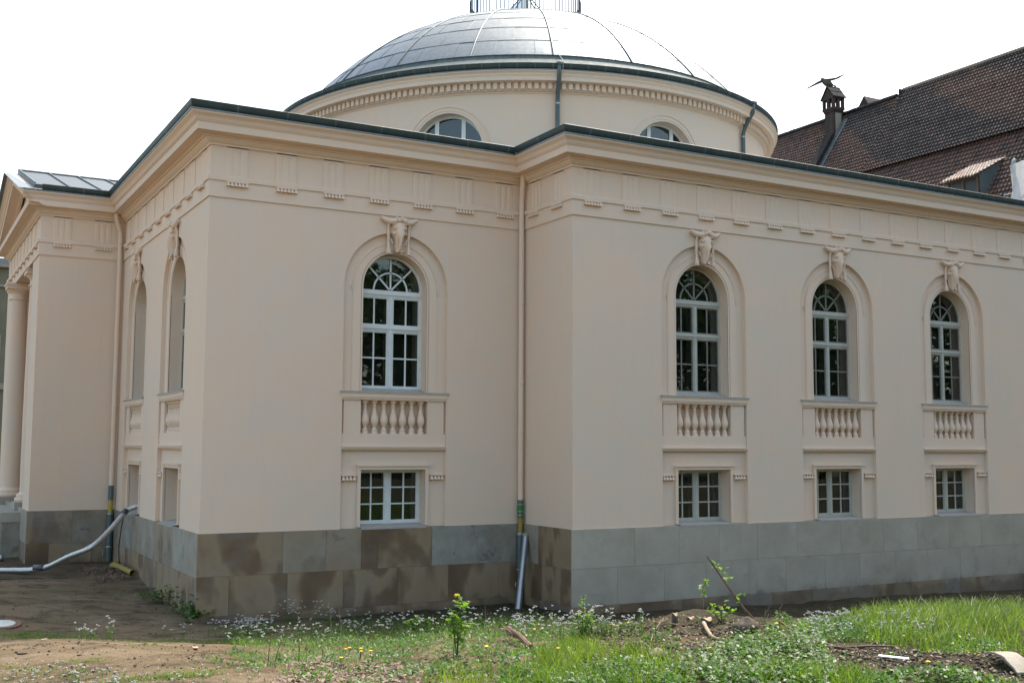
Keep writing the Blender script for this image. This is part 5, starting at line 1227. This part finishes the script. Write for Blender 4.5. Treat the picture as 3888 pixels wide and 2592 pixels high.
for t in (.5,.6,.7,.78,.86,.93,.99,.04,.08):
    a=np.array(c[int(t*(len(c)-1))])
    for q in range(4): C.append(a+rs2.uniform(-.03,.03,3))
V,F_=leaves(np.array(C),np.full(len(C),.055),10,.7,.8); quads('leaves',V,F_,'leaf',parent=SPR_)
# stumps
def stump(u,v,r,h,label,tilt=0.):
    p=gp(u,v,-.04); o=thing('tree_stump',label,'stump',p); m=MB(); n=14; ring=[]
    rsd=random.Random(int(u)); rad=[r*(1+.12*rsd.uniform(-1,1)) for _ in range(n)]
    vs=[]; 
    for z,k in ((-.05,1.35),(.03,1.12),(h*.5,1.0),(h,.95)):
        for j in range(n): a=2*PI*j/n; vs.append((rad[j]*k*cos(a)+tilt*z,rad[j]*k*sin(a),z+(.02*cos(a*2) if z==h else 0)))
    m.add(vs,[(i*n+j,i*n+(j+1)%n,(i+1)*n+(j+1)%n,(i+1)*n+j) for i in range(3) for j in range(n)]); m.build('bark',M['bark'],o,smooth=True)
    m=MB(); m.add([(rad[j]*.93*cos(2*PI*j/n)+tilt*h,rad[j]*.93*sin(2*PI*j/n),h+.003+.02*cos(4*PI*j/n)) for j in range(n)]+[(tilt*h,0,h+.012)],[(j,(j+1)%n,n) for j in range(n)]); m.build('cut_face',M['cutwood'],o)
stump(2562,2372,.038,.16,'narrow upright tree stump on the left of the dirt mound'); stump(2675,2372,.065,.10,'wider sawn tree stump with a pale top right of the narrow one',.3)
stump(2618,2352,.05,.05,'low flat stump lying between the two other stumps',.2)
def stick(name,label,cat,pts,r,matn,n=6,grp=None,taper=.5):
    P=[gp(u,v,dz) for u,v,dz in pts]; c=curve(P,5); k=len(c); m=MB(); m.tube(c,[r*(1-taper*i/k)*(1+.15*random.uniform(-1,1)) for i in range(k)],n); return tag(m.build(name,M[matn],None,smooth=True),label,cat,grp)
stick('peeled_branch','thick pale peeled branch curving down across the dirt mound','branch',[(2672,2385,.05),(2690,2410,.04),(2712,2428,.03),(2760,2442,.03),(2812,2452,.03)],.022,'wood_peel',9)
stick('thin_stick','short pale stick lying below the peeled branch','stick',[(2700,2450,.02),(2760,2452,.02),(2800,2455,.02)],.010,'wood_peel')
stick('long_branch','long thin reddish branch lying toward the grass at right','branch',[(2955,2392,.12),(3010,2412,.08),(3090,2440,.04),(3180,2462,.03),(3290,2480,.02)],.013,'twig')
stick('long_branch','dark horizontal branch lying in front of the tall grass','branch',[(3095,2455,.02),(3200,2465,.03),(3320,2468,.03),(3410,2462,.02)],.016,'twig')
stick('arched_root','thin dark root arching over the left side of the mound','root',[(2492,2400,.02),(2530,2390,.07),(2580,2400,.06),(2620,2425,.03)],.008,'twig')
stick('flat_twig','long grey twig lying across the middle of the dirt mound','twig',[(2770,2420,.02),(2850,2432,.02),(2960,2438,.02)],.010,'twig')
stick('pale_stem','pale straw stem leaning up at the left of the narrow stump','stem',[(2465,2480,.0),(2480,2440,.10),(2520,2400,.16)],.006,'straw')
stick('ground_twig','thin curved twig on the leaf litter at the bottom','twig',[(1230,2590,.02),(1330,2570,.03),(1450,2565,.02),(1530,2580,.02)],.007,'twig')
stick('ground_root','reddish root lying behind the foreground grass','root',[(2150,2500,.02),(2200,2490,.03),(2250,2487,.02)],.014,'wood_peel')
# split log
p0=gp(1925,2428,.14); p1=gp(2015,2472,.02); LG=thing('broken_log','split reddish brown log piece lying slanted in the weeds','log',(0,0,0))
c=curve([p0,tuple((Vector(p0)+Vector(p1))/2+Vector((0,0,.02))),p1],5); m=MB(); m.tube(c,[.022+.010*(i%2)+.008*i/len(c) for i in range(len(c))],9); m.build('bark',M['log'],LG)
for k in range(3): m=MB(); q=Vector(p0)+Vector((-.02+.03*k,0,.0-.02*k)); m.tube([q+Vector((-.05,0,.03-.03*k)),q+(Vector(p1)-Vector(p0))*.4],[.008,.014],5); m.build('splinter',M['twig'],LG)
def rock(u,v,r,label,matn='stone',sq=(1,.8,.6),name='stone'):
    p=gp(u,v); m=MB(); rsd=np.random.RandomState(int(u)); k,n=9,14; vs=[]
    for i in range(k+1):
        for j in range(n):
            t=PI*i/k; a=2*PI*j/n; d=Vector((sin(t)*cos(a),sin(t)*sin(a),cos(t))); f=r*(1+.22*(float(vnoise(d.x*1.3+u,d.y*1.3+d.z,1.6,3))-.5)*2)
            vs.append((p[0]+d.x*f*sq[0],p[1]+d.y*f*sq[1],p[2]+r*.3+d.z*f*sq[2]))
    m.add(vs,[(i*n+j,i*n+(j+1)%n,(i+1)*n+(j+1)%n,(i+1)*n+j) for i in range(k) for j in range(n)]); return tag(m.build(name,M[matn],None,smooth=True),label,'stone')
rock(2500,2508,.10,'large rounded brownish stone behind the foreground grass'); rock(2545,2462,.05,'small dark stone just behind the large rounded stone','clod'); rock(2830,2400,.13,'big dark lump of earth with roots at the mound','clod',(1.2,.9,.8),'earth_lump')
rock(1440,2486,.05,'dark stone behind the cluster of dandelions','clod'); rock(85,2485,.028,'small dark chip lying on the sunlit sand at the left','bark',(2,.6,.5)); rock(235,2545,.02,'tiny dark clod on the sand at the bottom left','clod'); rock(1500,2500,.035,'pale stone beside the dandelion cluster','concrete',(1.5,.8,.5)); rock(2590,2520,.06,'pale flat stone at the right of the rounded stone','concrete',(1.2,.8,.4)); rock(2090,2455,.04,'small pink grey stone right of the broken log','concrete',(1.2,.8,.5))
# plank and concrete slab
def plank(P0,P1,w_,t_,name,label,cat,matn,bend=0.):
    a=Vector(P0); b=Vector(P1); d=(b-a); L=d.length; d.normalize(); sd_=d.cross(Vector((0,0,1))).normalized(); up=sd_.cross(d); m=MB(); n=10; vs=[]
    for i in range(n+1):
        t=i/n; c=a+d*L*t+up*(bend*sin(PI*t))
        for x,z in ((-w_,0),(w_,0),(w_,t_),(-w_,t_)): vs.append(c+sd_*x*(1+.06*sin(i*1.9))+up*z)
    m.add(vs,[(4*i+j,4*i+(j+1)%4,4*i+4+(j+1)%4,4*i+4+j) for i in range(n) for j in range(4)]+[(0,1,2,3),(4*n+3,4*n+2,4*n+1,4*n)])
    return tag(m.build(name,M[matn],None,bevel=.004),label,cat)
plank(gp(3335,2498,.03),gp(3452,2504,.02),.035,.012,'white_slat','white broken slat lying on the bare soil at the right','slat','white_frame')
plank(gp(3772,2508,.055),gp(3900,2560,.02),.085,.022,'curved_slab','beige curved concrete slab propped on the soil at the bottom right','slab','concrete',.06)
plank(gp(155,2440,.02),gp(178,2438,.02),.02,.01,'wood_chip','pale flat wood chip on the sand crest','chip','cutwood'); plank(gp(730,2462,.02),gp(752,2462,.02),.05,.012,'wood_chip','pale rectangular wood chip right of the sand crest','chip','cutwood')
# dry stalks
for i,(u,v,h,l) in enumerate(((1262,2440,.62,'tallest dry straw stalk left of the pair in front of the brown base'),(1300,2440,.58,'dry straw stalk with feathery top right of the tallest one'),(1528,2400,.42,'dry stalk in front of the middle of the brown base'),(1852,2420,.42,'dry split stalk left of the shiny steel tube'),(2000,2428,.30,'bent dry stalk just right of the steel tube foot'),(2100,2430,.24,'short dry stalk right of the bent one'),(1016,2530,.34,'bare upright twig at the left of the leaf litter'),(1040,2525,.30,'bare slanting twig crossing the litter'),(1134,2520,.34,'straight bare twig right of the slanting twig'),(1226,2500,.2,'short bare twig left of the dandelions'),(2908,2450,.36,'dry branching weed right of the leafy branch'),(1880,2424,.18,'small pale stalk beside the split stalk'),(1720,2500,.30,'dark bare stem at the foot of the tall green plant'),(2960,2392,.26,'dry brown bush stalk behind the long branch'))):
    p=gp(u,v); rsd=random.Random(i+40); o=thing('dry_stalk',l,'stalk',p,'dry stalks in the weeds'); lx=rsd.uniform(-.12,.12)*h-(.06 if i in(0,1) else 0); 
    if i==7: lx=.10
    c=curve([(0,0,-.02),(lx*.3,0,h*.4),(lx*.7,.01,h*.75),(lx,.0,h)],4); m=MB(); m.tube(c,[.006*(1-.6*k/len(c)) for k in range(len(c))],5); m.build('stem',M['straw' if i not in(6,7,8,9,12,13) else 'twig'],o)
    for k in range(4 if i in (0,1,2,10,13) else 2):
        z=h*rsd.uniform(.5,.95); a=rsd.choice([-1,1])*rsd.uniform(.03,.09); m=MB(); m.tube([(lx*z/h,0,z),(lx*z/h+a,rsd.uniform(-.03,.03),z+rsd.uniform(.03,.09))],[.003,.0015],4); m.build('twig',M['straw' if i not in(6,7,8,9,12,13) else 'twig'],o)

# ------------------------------------------------------------------ trees standing behind the viewer: they shade the forecourt sky and show in the panes
def tree(x,y,h,r,label,seed):
    z=float(H(x,y)); o=thing('broadleaf_tree',label,'tree',(x,y,z),'trees across the yard'); rs=np.random.RandomState(seed); m=MB()
    m.tube([(0,0,-.3),(.1,0,h*.25),(0,.1,h*.5),(.1,0,h*.8)],[.35,.27,.2,.08],10)
    for k in range(9):
        a=rs.rand()*2*PI; z0=h*(.25+.06*k); m.tube([(0,0,z0),(cos(a)*r*.4,sin(a)*r*.4,z0+h*.10),(cos(a)*r*.85,sin(a)*r*.85,z0+h*.16)],[.12,.08,.03],6)
    m.build('trunk',M['bark'],o,smooth=True)
    n=7500; cl=rs.normal(size=(60,3)); cl/=np.linalg.norm(cl,axis=1)[:,None]; cl*=(rs.rand(60,1)**.4)*np.array([r,r,h*.40]); cl[:,2]+=h*.58
    c=cl[rs.randint(0,60,n)]+rs.normal(size=(n,3))*np.array([.8,.8,.65]); c[:,2]=np.maximum(c[:,2],h*.12); V,F_=leaves(c,np.full(n,.42),seed,.9,.8); quads('crown',V,F_,'tree_leaf',parent=o)
TR=[(69,-34,16,7),(60,-40,17,7),(-6,-46,13,6),(6,-43,14,6),(15,-43,15,6),(24,-38,15,6),(33,-36,16,6),(42,-30,16,6),(80,-24,16,7),(51,-25,16,6.5),(19,-33,11,5),(62,-22,14,6),(34,-27,12,4.5)]
TD=['second from the right end','back row, right half','left of centre','centre, behind the viewer','right of centre','right, tall','further right','far right','rightmost of all','right, spreading','shorter one in front, right','shorter one in front, far right','shorter one in front, right of centre']
for i,(x,y,h,r) in enumerate(TR): tree(x,y,h,r,'broadleaf tree across the yard: '+TD[i],i+500)
